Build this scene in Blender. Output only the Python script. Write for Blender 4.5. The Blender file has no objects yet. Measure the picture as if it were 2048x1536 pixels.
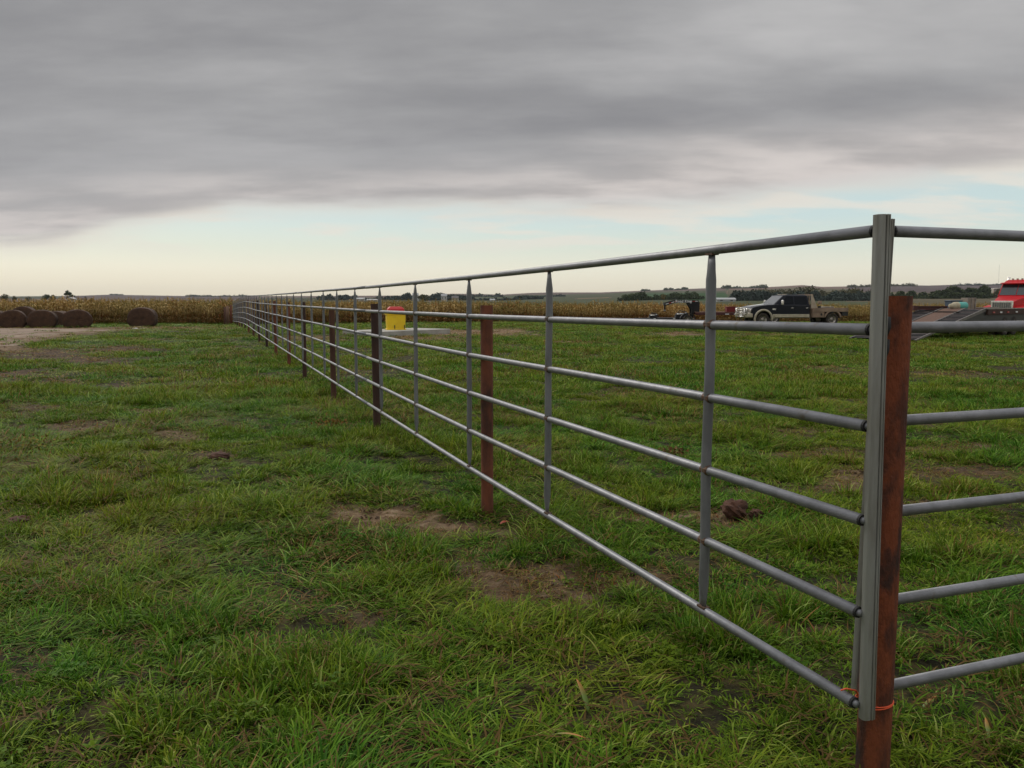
import bpy, math, random
import numpy as np
from mathutils import Vector, Matrix
R = math.radians
random.seed(7); rng = np.random.default_rng(11)
S = bpy.context.scene
COL = S.collection
# ------------------------------------------------------------------ camera
EYE = 1.5; F = 1640.0; PITCH = math.atan(165/1640)
cam = bpy.data.cameras.new('camera'); cam.sensor_width = 36; cam.lens = F/2048*36
cam.clip_start = .05; cam.clip_end = 12000
camo = bpy.data.objects.new('camera', cam); COL.objects.link(camo)
camo.location = (0, 0, EYE); camo.rotation_euler = (math.pi/2-PITCH, 0, 0)
S.camera = camo
# ------------------------------------------------------------------ world
SUN_EL, SUN_ROT = R(38), R(-35)
world = bpy.data.worlds.new('World'); S.world = world; world.use_nodes = True
def build_world():
    nt = world.node_tree; N = nt.nodes; L = nt.links; N.clear()
    def nd(t, **k):
        n = N.new(t)
        for a, b in k.items(): setattr(n, a, b)
        return n
    def m(op, a, b=None, c=None, clamp=False):
        n = nd('ShaderNodeMath', operation=op); n.use_clamp = clamp
        for i, v in enumerate((a, b, c)):
            if v is None: continue
            if hasattr(v, 'links') or hasattr(v, 'is_linked'): L.new(v, n.inputs[i])
            else: n.inputs[i].default_value = v
        return n.outputs[0]
    def mixc(f, a, b, mode='MIX'):
        n = nd('ShaderNodeMix', data_type='RGBA', blend_type=mode)
        for s, v in ((0, f), (6, a), (7, b)):
            if hasattr(v, 'is_linked'): L.new(v, n.inputs[s])
            elif s == 0: n.inputs[0].default_value = v
            else: n.inputs[s].default_value = (*v, 1)
        return n.outputs[2]
    def sstep(v, lo, hi):
        n = nd('ShaderNodeMapRange', interpolation_type='SMOOTHSTEP')
        L.new(v, n.inputs[0]); n.inputs[1].default_value = lo; n.inputs[2].default_value = hi
        return n.outputs[0]
    def lin(r, g, b): return tuple(((c/255+.055)/1.055)**2.4 for c in (r, g, b))
    def noise(vec, scale, det=5, rough=.55, dist=0):
        n = nd('ShaderNodeTexNoise'); n.inputs['Scale'].default_value = scale
        n.inputs['Detail'].default_value = det; n.inputs['Roughness'].default_value = rough
        n.inputs['Distortion'].default_value = dist
        L.new(vec, n.inputs['Vector']); return n.outputs[0]
    def curve(v, pts):
        n = nd('ShaderNodeFloatCurve'); c = n.mapping.curves[0]
        lo, hi = pts[0][0], pts[-1][0]
        for i, (a, b) in enumerate(pts):
            p = ((a-lo)/(hi-lo), b/20)
            if i == 0: c.points[0].location = p
            elif i == len(pts)-1: c.points[-1].location = p
            else: c.points.new(*p)
        n.mapping.update()
        mr = nd('ShaderNodeMapRange'); L.new(v, mr.inputs[0])
        mr.inputs[1].default_value = lo; mr.inputs[2].default_value = hi
        L.new(mr.outputs[0], n.inputs['Value'])
        return m('MULTIPLY', n.outputs[0], 20)
    tc = nd('ShaderNodeTexCoord'); nz = nd('ShaderNodeVectorMath', operation='NORMALIZE')
    L.new(tc.outputs['Generated'], nz.inputs[0])
    sp = nd('ShaderNodeSeparateXYZ'); L.new(nz.outputs[0], sp.inputs[0]); x, y, z = sp.outputs
    el = m('MULTIPLY', m('ARCSINE', z), 57.2958)
    az = m('MULTIPLY', m('ARCTAN2', x, y), 57.2958)
    zp = m('ADD', m('MAXIMUM', z, 0), .15)
    cb = nd('ShaderNodeCombineXYZ'); L.new(m('DIVIDE', x, zp), cb.inputs[0]); L.new(m('DIVIDE', y, zp), cb.inputs[1])
    plan = cb.outputs[0]
    def stretch(sx, sy, rot=0):
        mp = nd('ShaderNodeMapping'); L.new(plan, mp.inputs[0]); mp.inputs['Scale'].default_value = (sx, sy, 1)
        mp.inputs['Rotation'].default_value = (0, 0, rot); return mp.outputs[0]
    n1 = noise(stretch(.45, .85, R(14)), 1.0, 8, .56)
    n2 = noise(stretch(.9, 1.7, R(14)), 1.5, 6, .55)
    n3 = noise(stretch(.6, 1.2, R(-6)), 1.2, 6, .55)
    a2 = lambda px: math.degrees(math.atan((px-1024)/F))
    # edge of the dark deck and of the paler layer under it, degrees above the horizon by azimuth
    dk = [(-180, 6.5), (-70, 5.5), (a2(0), 5.0), (a2(250), 6.0), (a2(500), 7.0), (a2(750), 7.1), (a2(1000), 7.9), (a2(1250), 8.8),
          (a2(1500), 9.9), (a2(1750), 9.7), (a2(2048), 10.3), (75, 9.5), (180, 6.5)]
    lt = [(-180, 4.8), (-70, 4), (a2(0), 2.9), (a2(250), 4.4), (a2(500), 5.5), (a2(750), 5.8), (a2(1000), 6.2), (a2(1250), 6.0),
          (a2(1500), 6.4), (a2(1750), 7.0), (a2(2048), 7.6), (75, 6.5), (180, 4.8)]
    w2 = m('MULTIPLY', m('SUBTRACT', n2, .5), 2.6)
    w3 = m('MULTIPLY', m('SUBTRACT', n3, .5), 2.4)
    dd = m('ADD', m('SUBTRACT', el, curve(az, dk)), w2)
    dl = m('ADD', m('SUBTRACT', el, curve(az, lt)), w3)
    cr = nd('ShaderNodeValToRGB'); e = cr.color_ramp.elements
    mr = nd('ShaderNodeMapRange'); L.new(el, mr.inputs[0]); mr.inputs[1].default_value = 0; mr.inputs[2].default_value = 10
    L.new(mr.outputs[0], cr.inputs[0])
    stops = [(0, lin(242, 230, 202)), (.1, lin(248, 240, 216)), (.22, lin(245, 243, 224)), (.36, lin(226, 235, 222)), (.55, lin(208, 228, 228)), (1, lin(198, 219, 223))]
    e[0].position = 0; e[0].color = (*stops[0][1], 1); e[1].position = 1; e[1].color = (*stops[-1][1], 1)
    for p, c in stops[1:-1]:
        q = e.new(p); q.color = (*c, 1)
    sky = nd('ShaderNodeTexSky', sky_type='NISHITA'); sky.sun_disc = False
    sky.sun_elevation = SUN_EL; sky.sun_rotation = SUN_ROT; sky.air_density = 1.2; sky.dust_density = 3
    skys = mixc(1.0, sky.outputs[0], (.09, .09, .09), 'MULTIPLY')
    clear = mixc(.12, cr.outputs[0], skys)
    # cream wisps in the clear band
    wis = m('MULTIPLY', sstep(n2, .45, .62), sstep(el, 2.5, 4.5))
    clear = mixc(m('MULTIPLY', wis, .7), clear, lin(235, 228, 216))
    lightc = mixc(sstep(n2, .35, .65), lin(214, 207, 203), lin(184, 179, 177))
    lightc = mixc(sstep(dl, 0, 1.1), lin(226, 216, 206), lightc)
    dark = mixc(sstep(n1, .34, .68), lin(139, 139, 142), lin(196, 195, 195))
    dark = mixc(m('MULTIPLY', sstep(n3, .3, .7), .35), dark, lin(160, 160, 161))
    dark = mixc(m('MULTIPLY', sstep(el, 17, 8), .4), dark, lin(141, 141, 145))
    c1 = mixc(sstep(dl, -1.0, 1.5), clear, lightc)
    c2 = mixc(sstep(dd, -1.8, 3.0), c1, dark)
    # an overcast sky grows brighter towards its top
    up = m('ADD', 1, m('MULTIPLY', sstep(el, 19, 80), 1.9))
    bg = nd('ShaderNodeBackground'); out = nd('ShaderNodeOutputWorld')
    c3 = nd('ShaderNodeVectorMath', operation='SCALE'); L.new(c2, c3.inputs[0]); L.new(up, c3.inputs['Scale'])
    L.new(c3.outputs[0], bg.inputs[0]); bg.inputs[1].default_value = 1.0
    L.new(bg.outputs[0], out.inputs[0])
build_world()
sun = bpy.data.lights.new('sun', 'SUN'); sun.energy = 1.5; sun.angle = R(24); sun.color = (1, .95, .87)
suno = bpy.data.objects.new('sun', sun); COL.objects.link(suno)
suno.rotation_euler = (math.pi/2-SUN_EL, 0, math.pi+R(35)+0)
suno.rotation_euler = Vector((math.sin(R(-35))*math.cos(SUN_EL), math.cos(R(-35))*math.cos(SUN_EL), math.sin(SUN_EL))).to_track_quat('Z', 'Y').to_euler()
vs = S.view_settings; vs.view_transform = 'Standard'; vs.look = 'None'; vs.exposure = 0.0; vs.gamma = 1; vs.use_curve_mapping = False
# ------------------------------------------------------------------ helpers
CP, SP = math.cos(PITCH), math.sin(PITCH)
def ray(px, py):
    a = (px-1024)/F; b = (768-py)/F           # camera space x, y with z=-1
    return Vector((a, CP+b*SP, -SP+b*CP))
def W(px, py, Y):
    r = ray(px, py); t = Y/r.y; return Vector((r.x*t, Y, EYE+r.z*t))
def G(px, py, z=0.):
    r = ray(px, py); t = (z-EYE)/r.z; return Vector((r.x*t, r.y*t, z))
def tag(o, label=None, cat=None, group=None, kind=None):
    if label: o['label'] = label
    if cat: o['category'] = cat
    if group: o['group'] = group
    if kind: o['kind'] = kind
    return o
def empty(name, loc=(0, 0, 0), rz=0):
    o = bpy.data.objects.new(name, None); COL.objects.link(o); o.location = loc
    o.rotation_euler = (0, 0, rz); o.empty_display_size = .2; return o
def copy_tree(o, parent=None):
    c = o.copy(); COL.objects.link(c)
    if parent is not None: c.parent = parent
    for ch in list(o.children): copy_tree(ch, c)
    return c
class MB:
    def __init__(s): s.v = []; s.f = []
    def add(s, v, f):
        n = len(s.v); s.v += [tuple(p) for p in v]; s.f += [tuple(i+n for i in q) for q in f]; return s
    def box(s, c, d, rot=None, top=1.0):
        x, y, z = (k/2 for k in d); P = []
        for sz in (-1, 1):
            t = top if sz > 0 else 1
            for sx, sy in ((-1, -1), (1, -1), (1, 1), (-1, 1)): P.append(Vector((sx*x*t, sy*y*t, sz*z)))
        if rot is not None: P = [rot @ p for p in P]
        P = [p+Vector(c) for p in P]
        return s.add(P, [(0, 3, 2, 1), (4, 5, 6, 7), (0, 1, 5, 4), (1, 2, 6, 5), (2, 3, 7, 6), (3, 0, 4, 7)])
    def b2(s, a, b):
        return s.box([(a[i]+b[i])/2 for i in range(3)], [abs(b[i]-a[i]) for i in range(3)])
    def tube(s, pts, r, n=10, cap=True, up=None):
        pts = [Vector(p) for p in pts]; rr = r if hasattr(r, '__len__') else [r]*len(pts); V = []; prev = None
        for i, p in enumerate(pts):
            d = (pts[min(i+1, len(pts)-1)]-pts[max(i-1, 0)]).normalized()
            if prev is None:
                ref = Vector(up) if up else (Vector((0, 0, 1)) if abs(d.z) < .9 else Vector((1, 0, 0)))
            else: ref = prev
            a = (ref-d*ref.dot(d)).normalized(); prev = a; b = d.cross(a)
            q = rr[i]; q = q if hasattr(q, '__len__') else (q, q)
            for k in range(n):
                t = 2*math.pi*k/n; V.append(p+a*math.cos(t)*q[0]+b*math.sin(t)*q[1])
        Fc = [(i*n+k, i*n+(k+1) % n, (i+1)*n+(k+1) % n, (i+1)*n+k) for i in range(len(pts)-1) for k in range(n)]
        if cap: Fc += [tuple(range(n-1, -1, -1)), tuple((len(pts)-1)*n+k for k in range(n))]
        return s.add(V, Fc)
    def lathe(s, prof, c=(0, 0, 0), axis='y', n=24):
        V = []; m_ = len(prof)
        for k in range(n):
            t = 2*math.pi*k/n
            for r, h in prof:
                a, b = r*math.cos(t), r*math.sin(t)
                p = (a, h, b) if axis == 'y' else ((h, a, b) if axis == 'x' else (a, b, h))
                V.append(Vector(p)+Vector(c))
        return s.add(V, [(k*m_+i, k*m_+i+1, ((k+1) % n)*m_+i+1, ((k+1) % n)*m_+i) for k in range(n) for i in range(m_-1)])
    def prism(s, poly, y0, y1, top=None):
        n = len(poly); V = [(x, y0, z) for x, z in poly]+[(x, y1, z) for x, z in (top or poly)]
        return s.add(V, [tuple(range(n)), tuple(range(2*n-1, n-1, -1))]+[(i, n+i, n+(i+1) % n, (i+1) % n) for i in range(n)])
    def quad(s, *p): return s.add(p, [tuple(range(len(p)))])
    def build(s, name, mat, parent=None, smooth=False, bevel=0, seg=2):
        me = bpy.data.meshes.new(name); me.from_pydata(s.v, [], s.f); me.update()
        import bmesh
        bm = bmesh.new(); bm.from_mesh(me); bmesh.ops.recalc_face_normals(bm, faces=bm.faces); bm.to_mesh(me); bm.free()
        if smooth: me.shade_smooth() if hasattr(me, 'shade_smooth') else None
        me.materials.append(mat); o = bpy.data.objects.new(name, me); COL.objects.link(o)
        if parent is not None: o.parent = parent
        if bevel:
            b = o.modifiers.new('bevel', 'BEVEL'); b.width = bevel; b.segments = seg; b.limit_method = 'ANGLE'; b.angle_limit = R(35)
            w = o.modifiers.new('wn', 'WEIGHTED_NORMAL'); w.keep_sharp = True
            me.shade_smooth()
        return o
# vectorised value noise
def vn(x, y, seed=0):
    x = np.asarray(x, float); y = np.asarray(y, float)
    xi = np.floor(x).astype(np.int64); yi = np.floor(y).astype(np.int64); fx = x-xi; fy = y-yi
    fx = fx*fx*(3-2*fx); fy = fy*fy*(3-2*fy)
    def h(a, b):
        n = (a*374761393+b*668265263+seed*974711) & 0xffffffff
        n = ((n ^ (n >> 13))*1274126177) & 0xffffffff
        return ((n ^ (n >> 16)) & 0xffff)/65535.
    return (h(xi, yi)*(1-fx)+h(xi+1, yi)*fx)*(1-fy)+(h(xi, yi+1)*(1-fx)+h(xi+1, yi+1)*fx)*fy
def fbm(x, y, seed=0, o=4):
    s = 0; a = .5; t = 0
    for i in range(o): s = s+a*vn(x*2**i, y*2**i, seed+i*17); t += a; a *= .5
    return s/t
# ------------------------------------------------------------------ materials
def mat(name, col, rough=.6, metal=0., col2=None, scale=6, det=4, bump=0., bscale=40, stretch=(1, 1, 1), lo=.35, hi=.65, spec=.5, coat=0, col3=None, s3=2, lo3=.55, hi3=.7, coord='Object'):
    m = bpy.data.materials.new(name); m.use_nodes = True; nt = m.node_tree; N = nt.nodes; L = nt.links
    b = N['Principled BSDF']; b.inputs['Base Color'].default_value = (*col, 1); b.inputs['Roughness'].default_value = rough
    b.inputs['Metallic'].default_value = metal; b.inputs['Specular IOR Level'].default_value = spec; b.inputs['Coat Weight'].default_value = coat
    tc = N.new('ShaderNodeTexCoord'); mp = N.new('ShaderNodeMapping'); mp.inputs['Scale'].default_value = stretch
    L.new(tc.outputs[coord], mp.inputs[0])
    def nz(sc, d=det):
        n = N.new('ShaderNodeTexNoise'); n.inputs['Scale'].default_value = sc; n.inputs['Detail'].default_value = d
        n.inputs['Roughness'].default_value = .6; L.new(mp.outputs[0], n.inputs['Vector']); return n.outputs[0]
    def rng_(v, a, c):
        q = N.new('ShaderNodeMapRange'); L.new(v, q.inputs[0]); q.inputs[1].default_value = a; q.inputs[2].default_value = c; return q.outputs[0]
    last = None
    if col2:
        x = N.new('ShaderNodeMix'); x.data_type = 'RGBA'; L.new(rng_(nz(scale), lo, hi), x.inputs[0])
        x.inputs[6].default_value = (*col, 1); x.inputs[7].default_value = (*col2, 1); last = x.outputs[2]
    if col3:
        x = N.new('ShaderNodeMix'); x.data_type = 'RGBA'; L.new(rng_(nz(s3), lo3, hi3), x.inputs[0])
        if last is not None: L.new(last, x.inputs[6])
        else: x.inputs[6].default_value = (*col, 1)
        x.inputs[7].default_value = (*col3, 1); last = x.outputs[2]
    if last is not None: L.new(last, b.inputs['Base Color'])
    if bump:
        u = N.new('ShaderNodeBump'); u.inputs['Strength'].default_value = bump; u.inputs['Distance'].default_value = .01
        L.new(nz(bscale, 5), u.inputs['Height']); L.new(u.outputs[0], b.inputs['Normal'])
    return m
M = {}
M['galv'] = mat('galvanised_steel', (.25, .255, .27), .50, .55, (.20, .205, .215), 14, 6, .12, 120, (1, 1, 1), .40, .60, col3=(.17, .15, .125), s3=17, lo3=.62, hi3=.74)
M['galv_stay'] = mat('dull_galvanised_stay', (.21, .215, .225), .5, .4, (.165, .17, .18), 12, 6, .12, 120, (1, 1, .4), .42, .58, col3=(.12, .10, .08), s3=15, lo3=.62, hi3=.74)
M['galv_dirty'] = mat('weathered_galvanised_steel', (.29, .295, .275), .5, .35, (.20, .195, .17), 16, 6, .25, 90, (1, 1, .12), .42, .58, col3=(.17, .13, .09), s3=7, lo3=.54, hi3=.68)
M['weld'] = mat('weld_bead', (.05, .035, .028), .7, .3, (.16, .09, .05), 60)
M['dark_hole'] = mat('black_scale_and_shade', (.012, .012, .013), .7)  # also colours the rings that stand for shadow in the rail-end gaps
M['rust'] = mat('rusty_pipe', (.19, .058, .028), .85, 0, (.11, .036, .019), 9, 6, .5, 50, (1, 1, .4), .42, .58, col3=(.045, .02, .014), s3=5, lo3=.58, hi3=.70)
M['rust_corner'] = mat('rusty_corner_pipe', (.19, .045, .013), .85, 0, (.085, .023, .010), 18, 8, .9, 90, (1, 1, .4), .42, .58, col3=(.028, .013, .009), s3=9, lo3=.52, hi3=.66)
M['rust_dark'] = mat('dark_scaled_pipe', (.035, .018, .013), .8, 0, (.07, .028, .018), 7, 5, .4, 50, (1, 1, .35))
M['rust_brown'] = mat('brown_pipe', (.11, .045, .026), .85, 0, (.06, .026, .017), 7, 5, .4, 50, (1, 1, .35))
M['wire'] = mat('orange_wire', (.75, .10, .03), .5)
M['concrete'] = mat('concrete', (.42, .41, .37), .85, 0, (.30, .29, .26), 2.5, 5, .2, 30)
M['yellow'] = mat('yellow_plastic', (.86, .60, .010), .45, 0, (.80, .53, .012), 3, 4, .03, 30, col3=(.5, .35, .08), s3=7, lo3=.62, hi3=.8)
M['redplastic'] = mat('red_plastic', (.55, .02, .02), .4); M['chest_red'] = mat('dull_red_chest_paint', (.17, .009, .010), .5)
M['blackplastic'] = mat('black_plastic', (.02, .02, .02), .5)
M['black_paint'] = mat('black_truck_paint', (.004, .006, .013), .3, 0, (.010, .010, .012), 3, 5, coat=.0, spec=.3, lo=.5, hi=.9)
M['tan_paint'] = mat('tan_truck_trim', (.50, .46, .36), .35, .2, (.36, .31, .22), 4, 5)
M['chrome'] = mat('chrome', (.80, .79, .76), .25, .8, (.6, .57, .52), 8)
M['rack'] = mat('pale_dusty_rack', (.50, .42, .33), .6, .1, (.38, .30, .22), 4)
M['bonnet'] = mat('glossy_black_bonnet', (.02, .022, .028), .16, 0, coat=1.0, spec=1.0)
M['ramp_plank'] = mat('dark_ramp_boards', (.15, .078, .05), .8, 0, (.10, .055, .036), 5, 5, .3, 30, (1, 6, 1), col3=(.09, .04, .028), s3=1.5)
M['glass'] = mat('tinted_glass', (.004, .006, .009), .15, 0, spec=.2)
M['windshield'] = mat('windshield_glass', (.09, .10, .105), .1, 0, coat=1, spec=1.0)
M['tyre'] = mat('dusty_tyre_rubber', (.025, .023, .021), .85, 0, (.07, .055, .04), 6)
M['rim'] = mat('alloy_rim', (.5, .47, .42), .35, .6, (.25, .21, .17), 9)
M['bed'] = mat('dusty_tan_flatbed', (.34, .24, .17), .6, .1, (.22, .155, .11), 3, 5, .1, 20)
M['trailer_black'] = mat('black_trailer_paint', (.007, .008, .010), .45, 0, (.018, .016, .015), 4, spec=.3)
M['trailer_red'] = mat('dark_red_trailer_paint', (.10, .018, .016), .5, 0, (.05, .015, .012), 4)
M['red_reflect'] = mat('red_reflective_tape', (.35, .01, .01), .35)
M['white_reflect'] = mat('white_reflective_tape', (.75, .76, .76), .35)
M['white'] = mat('white_paint', (.50, .50, .49), .5, 0, (.38, .38, .36), 3)
M['lamp_glass'] = mat('headlamp_glass', (.55, .52, .48), .1, .4, (.2, .12, .08), 14, coat=1)
M['plank'] = mat('brown_deck_boards', (.21, .105, .065), .8, 0, (.14, .075, .05), 5, 5, .3, 30, (1, 6, 1), col3=(.13, .05, .035), s3=1.5)
M['cleat'] = mat('dark_ramp_steel', (.045, .035, .036), .6, .2, (.09, .07, .065), 6)
M['ramp_steel'] = mat('grey_ramp_steel', (.17, .155, .14), .6, .2, (.11, .095, .085), 6)
M['pale_steel'] = mat('pale_dusty_steel', (.30, .28, .25), .6, .2, (.2, .17, .14), 5)
M['semi_red'] = mat('red_truck_paint', (.52, .004, .010), .4, 0, (.42, .006, .010), 3, spec=.25)
M['teal'] = mat('teal_plastic', (.10, .42, .36), .45)
M['cream'] = mat('cream_fabric', (.50, .45, .33), .8, 0, (.38, .33, .22), 8)
M['beige_box'] = mat('beige_board', (.32, .26, .2), .8, 0, (.22, .19, .16), 5)
M['slate_blue'] = mat('slate_blue_plastic', (.06, .09, .13), .6)
M['roof_grey'] = mat('pale_roof_metal', (.36, .37, .37), .5)
M['barn_roof'] = mat('dark_roof', (.12, .11, .11), .8)
M['bark'] = mat('bark', (.05, .04, .03), .9)
M['wood_post'] = mat('weathered_brown_post', (.22, .13, .085), .9, 0, (.13, .07, .045), 4, 5, .4, 30, (1, 1, .2))
M['clay'] = mat('clay_clod', (.105, .045, .025), .95, 0, (.055, .026, .017), 12, 6, .9, 45, col3=(.17, .09, .05), s3=8, lo3=.6, hi3=.8)
M['litter'] = mat('white_litter', (.75, .75, .73), .6)
def hay_mat():
    m = mat('brown_weathered_hay', (.085, .042, .022), .95, 0, (.045, .024, .014), 5, 6, .8, 50, (1, 1, 1), col3=(.14, .075, .04), s3=9, lo3=.6, hi3=.75)
    return m
M['hay'] = hay_mat()
def foliage(name, a, b, c=None):
    m = bpy.data.materials.new(name); m.use_nodes = True; nt = m.node_tree; N = nt.nodes; L = nt.links; p = N['Principled BSDF']
    at = N.new('ShaderNodeAttribute'); at.attribute_name = 'tint'
    cr = N.new('ShaderNodeValToRGB'); L.new(at.outputs['Fac'], cr.inputs[0]); e = cr.color_ramp.elements
    e[0].color = (*a, 1); e[1].color = (*b, 1)
    if c: q = e.new(.85); q.color = (*b, 1); e[-1].color = (*c, 1)
    L.new(cr.outputs[0], p.inputs['Base Color']); p.inputs['Roughness'].default_value = .8; p.inputs['Specular IOR Level'].default_value = .15
    return m
M['leaf_green'] = foliage('dark_green_leaves', (.030, .050, .022), (.075, .095, .034))
M['leaf_haze'] = foliage('haze_blue_leaves', (.040, .058, .050), (.075, .098, .080))  # distance haze put into the leaf colour as a paler, bluer tint
M['leaf_olive'] = foliage('olive_leaves', (.055, .060, .028), (.12, .11, .048))
M['leaf_yellow'] = foliage('yellowing_leaves', (.13, .10, .03), (.26, .19, .05))
# ------------------------------------------------------------------ terrain
def interp(x, pts): return np.interp(x, [p[0] for p in pts], [p[1] for p in pts])
HL = [(-50, 0), (0, 0), (6, 0), (9.5, -.055), (13, -.09), (17, -.11), (23, -.05), (30, -.02), (40, .05), (49, -.08), (58, -.20), (75, -.4), (110, -.9), (150, -1.0)]
HR = [(-50, 0), (6, 0), (10, -.03), (30, -.02), (50, .0), (58, -.05), (72, -.38), (110, -1.2), (150, -1.6)]
def hbase(x, y):
    x = np.asarray(x, float); y = np.asarray(y, float)
    w = np.clip((x+14)/14, 0, 1); w = w*w*(3-2*w)
    return interp(y, HL)*(1-w)+interp(y, HR)*w
def hgt(x, y):
    x = np.asarray(x, float); y = np.asarray(y, float)
    d = hbase(x, y)+(fbm(x*1.1, y*1.1, 3)-.5)*.07+(fbm(x*5, y*5, 9, 3)-.5)*.028
    return d
def H(x, y): return float(hgt(np.array([x]), np.array([y]))[0])
# bare or muddy patches: image-measured ellipses turned into places on the ground  (cx, cy, rx, ry, strength, tone)
PATCH = [(775, 1032, 105, 26, 1.1, .75), (860, 1058, 110, 28, 1.0, .5), (1060, 1150, 140, 28, 1.1, .35), (1100, 1190, 120, 28, 1.05, .4), (1240, 1160, 100, 22, 1.0, .5), (960, 1100, 70, 26, .6, .3),
         (1360, 1030, 120, 14, 1.0, .6), (1470, 1045, 60, 16, .9, .2), (1560, 985, 110, 16, .6, .25), (1690, 965, 60, 24, .9, .45), (1640, 905, 110, 13, .75, .2), (1690, 945, 50, 18, .9, .3),
         (1950, 940, 100, 14, .9, .15), (1900, 895, 80, 11, .8, .3), (1850, 1010, 50, 16, .8, .35), (1600, 860, 90, 9, .5, .2), (1650, 735, 70, 5, .8, .15), (1560, 745, 50, 4, .7, .2),
         (1625, 1265, 55, 22, .95, .6), (1520, 1230, 40, 22, .8, .3), (1690, 1480, 60, 26, .9, .5), (1160, 1090, 60, 20, .4, .4),
         (70, 703, 95, 10, 1.2, .05), (240, 697, 75, 5, 1.0, .1), (180, 716, 60, 6, 1.1, .05), (30, 740, 60, 8, .9, .1), (110, 757, 80, 8, .8, .1), (150, 846, 85, 12, .95, .25), (330, 818, 60, 10, .9, .45),
         (350, 862, 60, 7, .7, .6), (60, 805, 60, 7, .8, .15), (250, 765, 60, 5, .6, .15), (45, 930, 60, 9, .7, .3), (440, 912, 40, 9, .7, .2), (300, 1285, 70, 26, .5, .2), (350, 1390, 80, 26, .5, .25), (730, 1240, 40, 22, .6, .2),
         (920, 665, 125, 6.5, 1.3, .9), (1010, 661, 55, 4, 1.2, .9), (830, 676, 110, 5, 1.0, .7), (640, 678, 70, 5, .8, .6), (1140, 684, 50, 2.6, .8, .8), (1360, 668, 55, 5, 1.1, .65), (1290, 672, 25, 2, .8, .8),
         (1540, 670, 60, 3, .7, .3), (1240, 668, 20, 3, .9, .1), (60, 656, 330, 4.5, 1.2, .55), (330, 653, 120, 3, 1.0, .4), (1900, 745, 90, 7, .5, .3), (1250, 780, 60, 7, .4, .3), (40, 1040, 40, 14, .7, .2), (560, 960, 50, 8, .3, .2)]
PW = []
for (cx, cy, rx, ry, st, tone) in PATCH:
    c = G(cx, cy); a = G(cx, cy-ry); b = G(cx, cy+ry)
    PW.append((c.x, c.y, rx*c.length/F, max((a.y-b.y)/2, .05), st, tone, c.x/c.y))
def bare(x, y):
    x = np.asarray(x, float); y = np.asarray(y, float)
    n = (fbm(x*3.6, y*2.6, 21)-.5)*2.3+(fbm(x*.9, y*.6, 25)-.5)*.6
    out = np.zeros_like(x); tone = np.zeros_like(x)+.3; best = np.zeros_like(x)
    for (cx, cy, rx, ry, st, tn, sl) in PW:
        q = np.sqrt(((x-cx-(y-cy)*sl)/rx)**2+((y-cy)/ry)**2)
        v = np.clip((1.25-q+n)*1.6, 0, 1)*min(st, 1.3)
        tone = np.where(v > best, tn, tone); best = np.maximum(best, v)
    w = np.clip((fbm(x*.55, y*.4, 77)-.64)*5, 0, .45)*np.clip((fbm(x*4, y*3, 78)-.4)*4, 0, 1)
    return np.clip(np.maximum(best, w), 0, 1), tone
def attr(me, name, arr):
    a = me.attributes.new(name, 'FLOAT', 'POINT'); a.data.foreach_set('value', np.asarray(arr, np.float32))
def axis_pts(segs):
    out = []
    for a, b, d in segs: out += list(np.arange(a, b, d))
    return np.array(out+[segs[-1][1]])
def grid_obj(name, X, Y, Z, mt, kind='structure', attrs=()):
    ny, nx = X.shape; me = bpy.data.meshes.new(name)
    V = np.stack([X, Y, Z], -1).reshape(-1, 3)
    i = np.arange((ny-1)*(nx-1)); r = i//(nx-1); c = i % (nx-1); a = r*nx+c
    Q = np.stack([a, a+1, a+nx+1, a+nx], -1)
    me.vertices.add(len(V)); me.vertices.foreach_set('co', V.ravel())
    me.loops.add(Q.size); me.loops.foreach_set('vertex_index', Q.ravel().astype(np.int32))
    me.polygons.add(len(Q)); me.polygons.foreach_set('loop_start', np.arange(0, Q.size, 4, dtype=np.int32))
    me.update(calc_edges=True); me.validate(); me.shade_smooth()
    for n, v in attrs: attr(me, n, v.ravel())
    me.materials.append(mt); o = bpy.data.objects.new(name, me); COL.objects.link(o); o['kind'] = kind; return o
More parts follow.
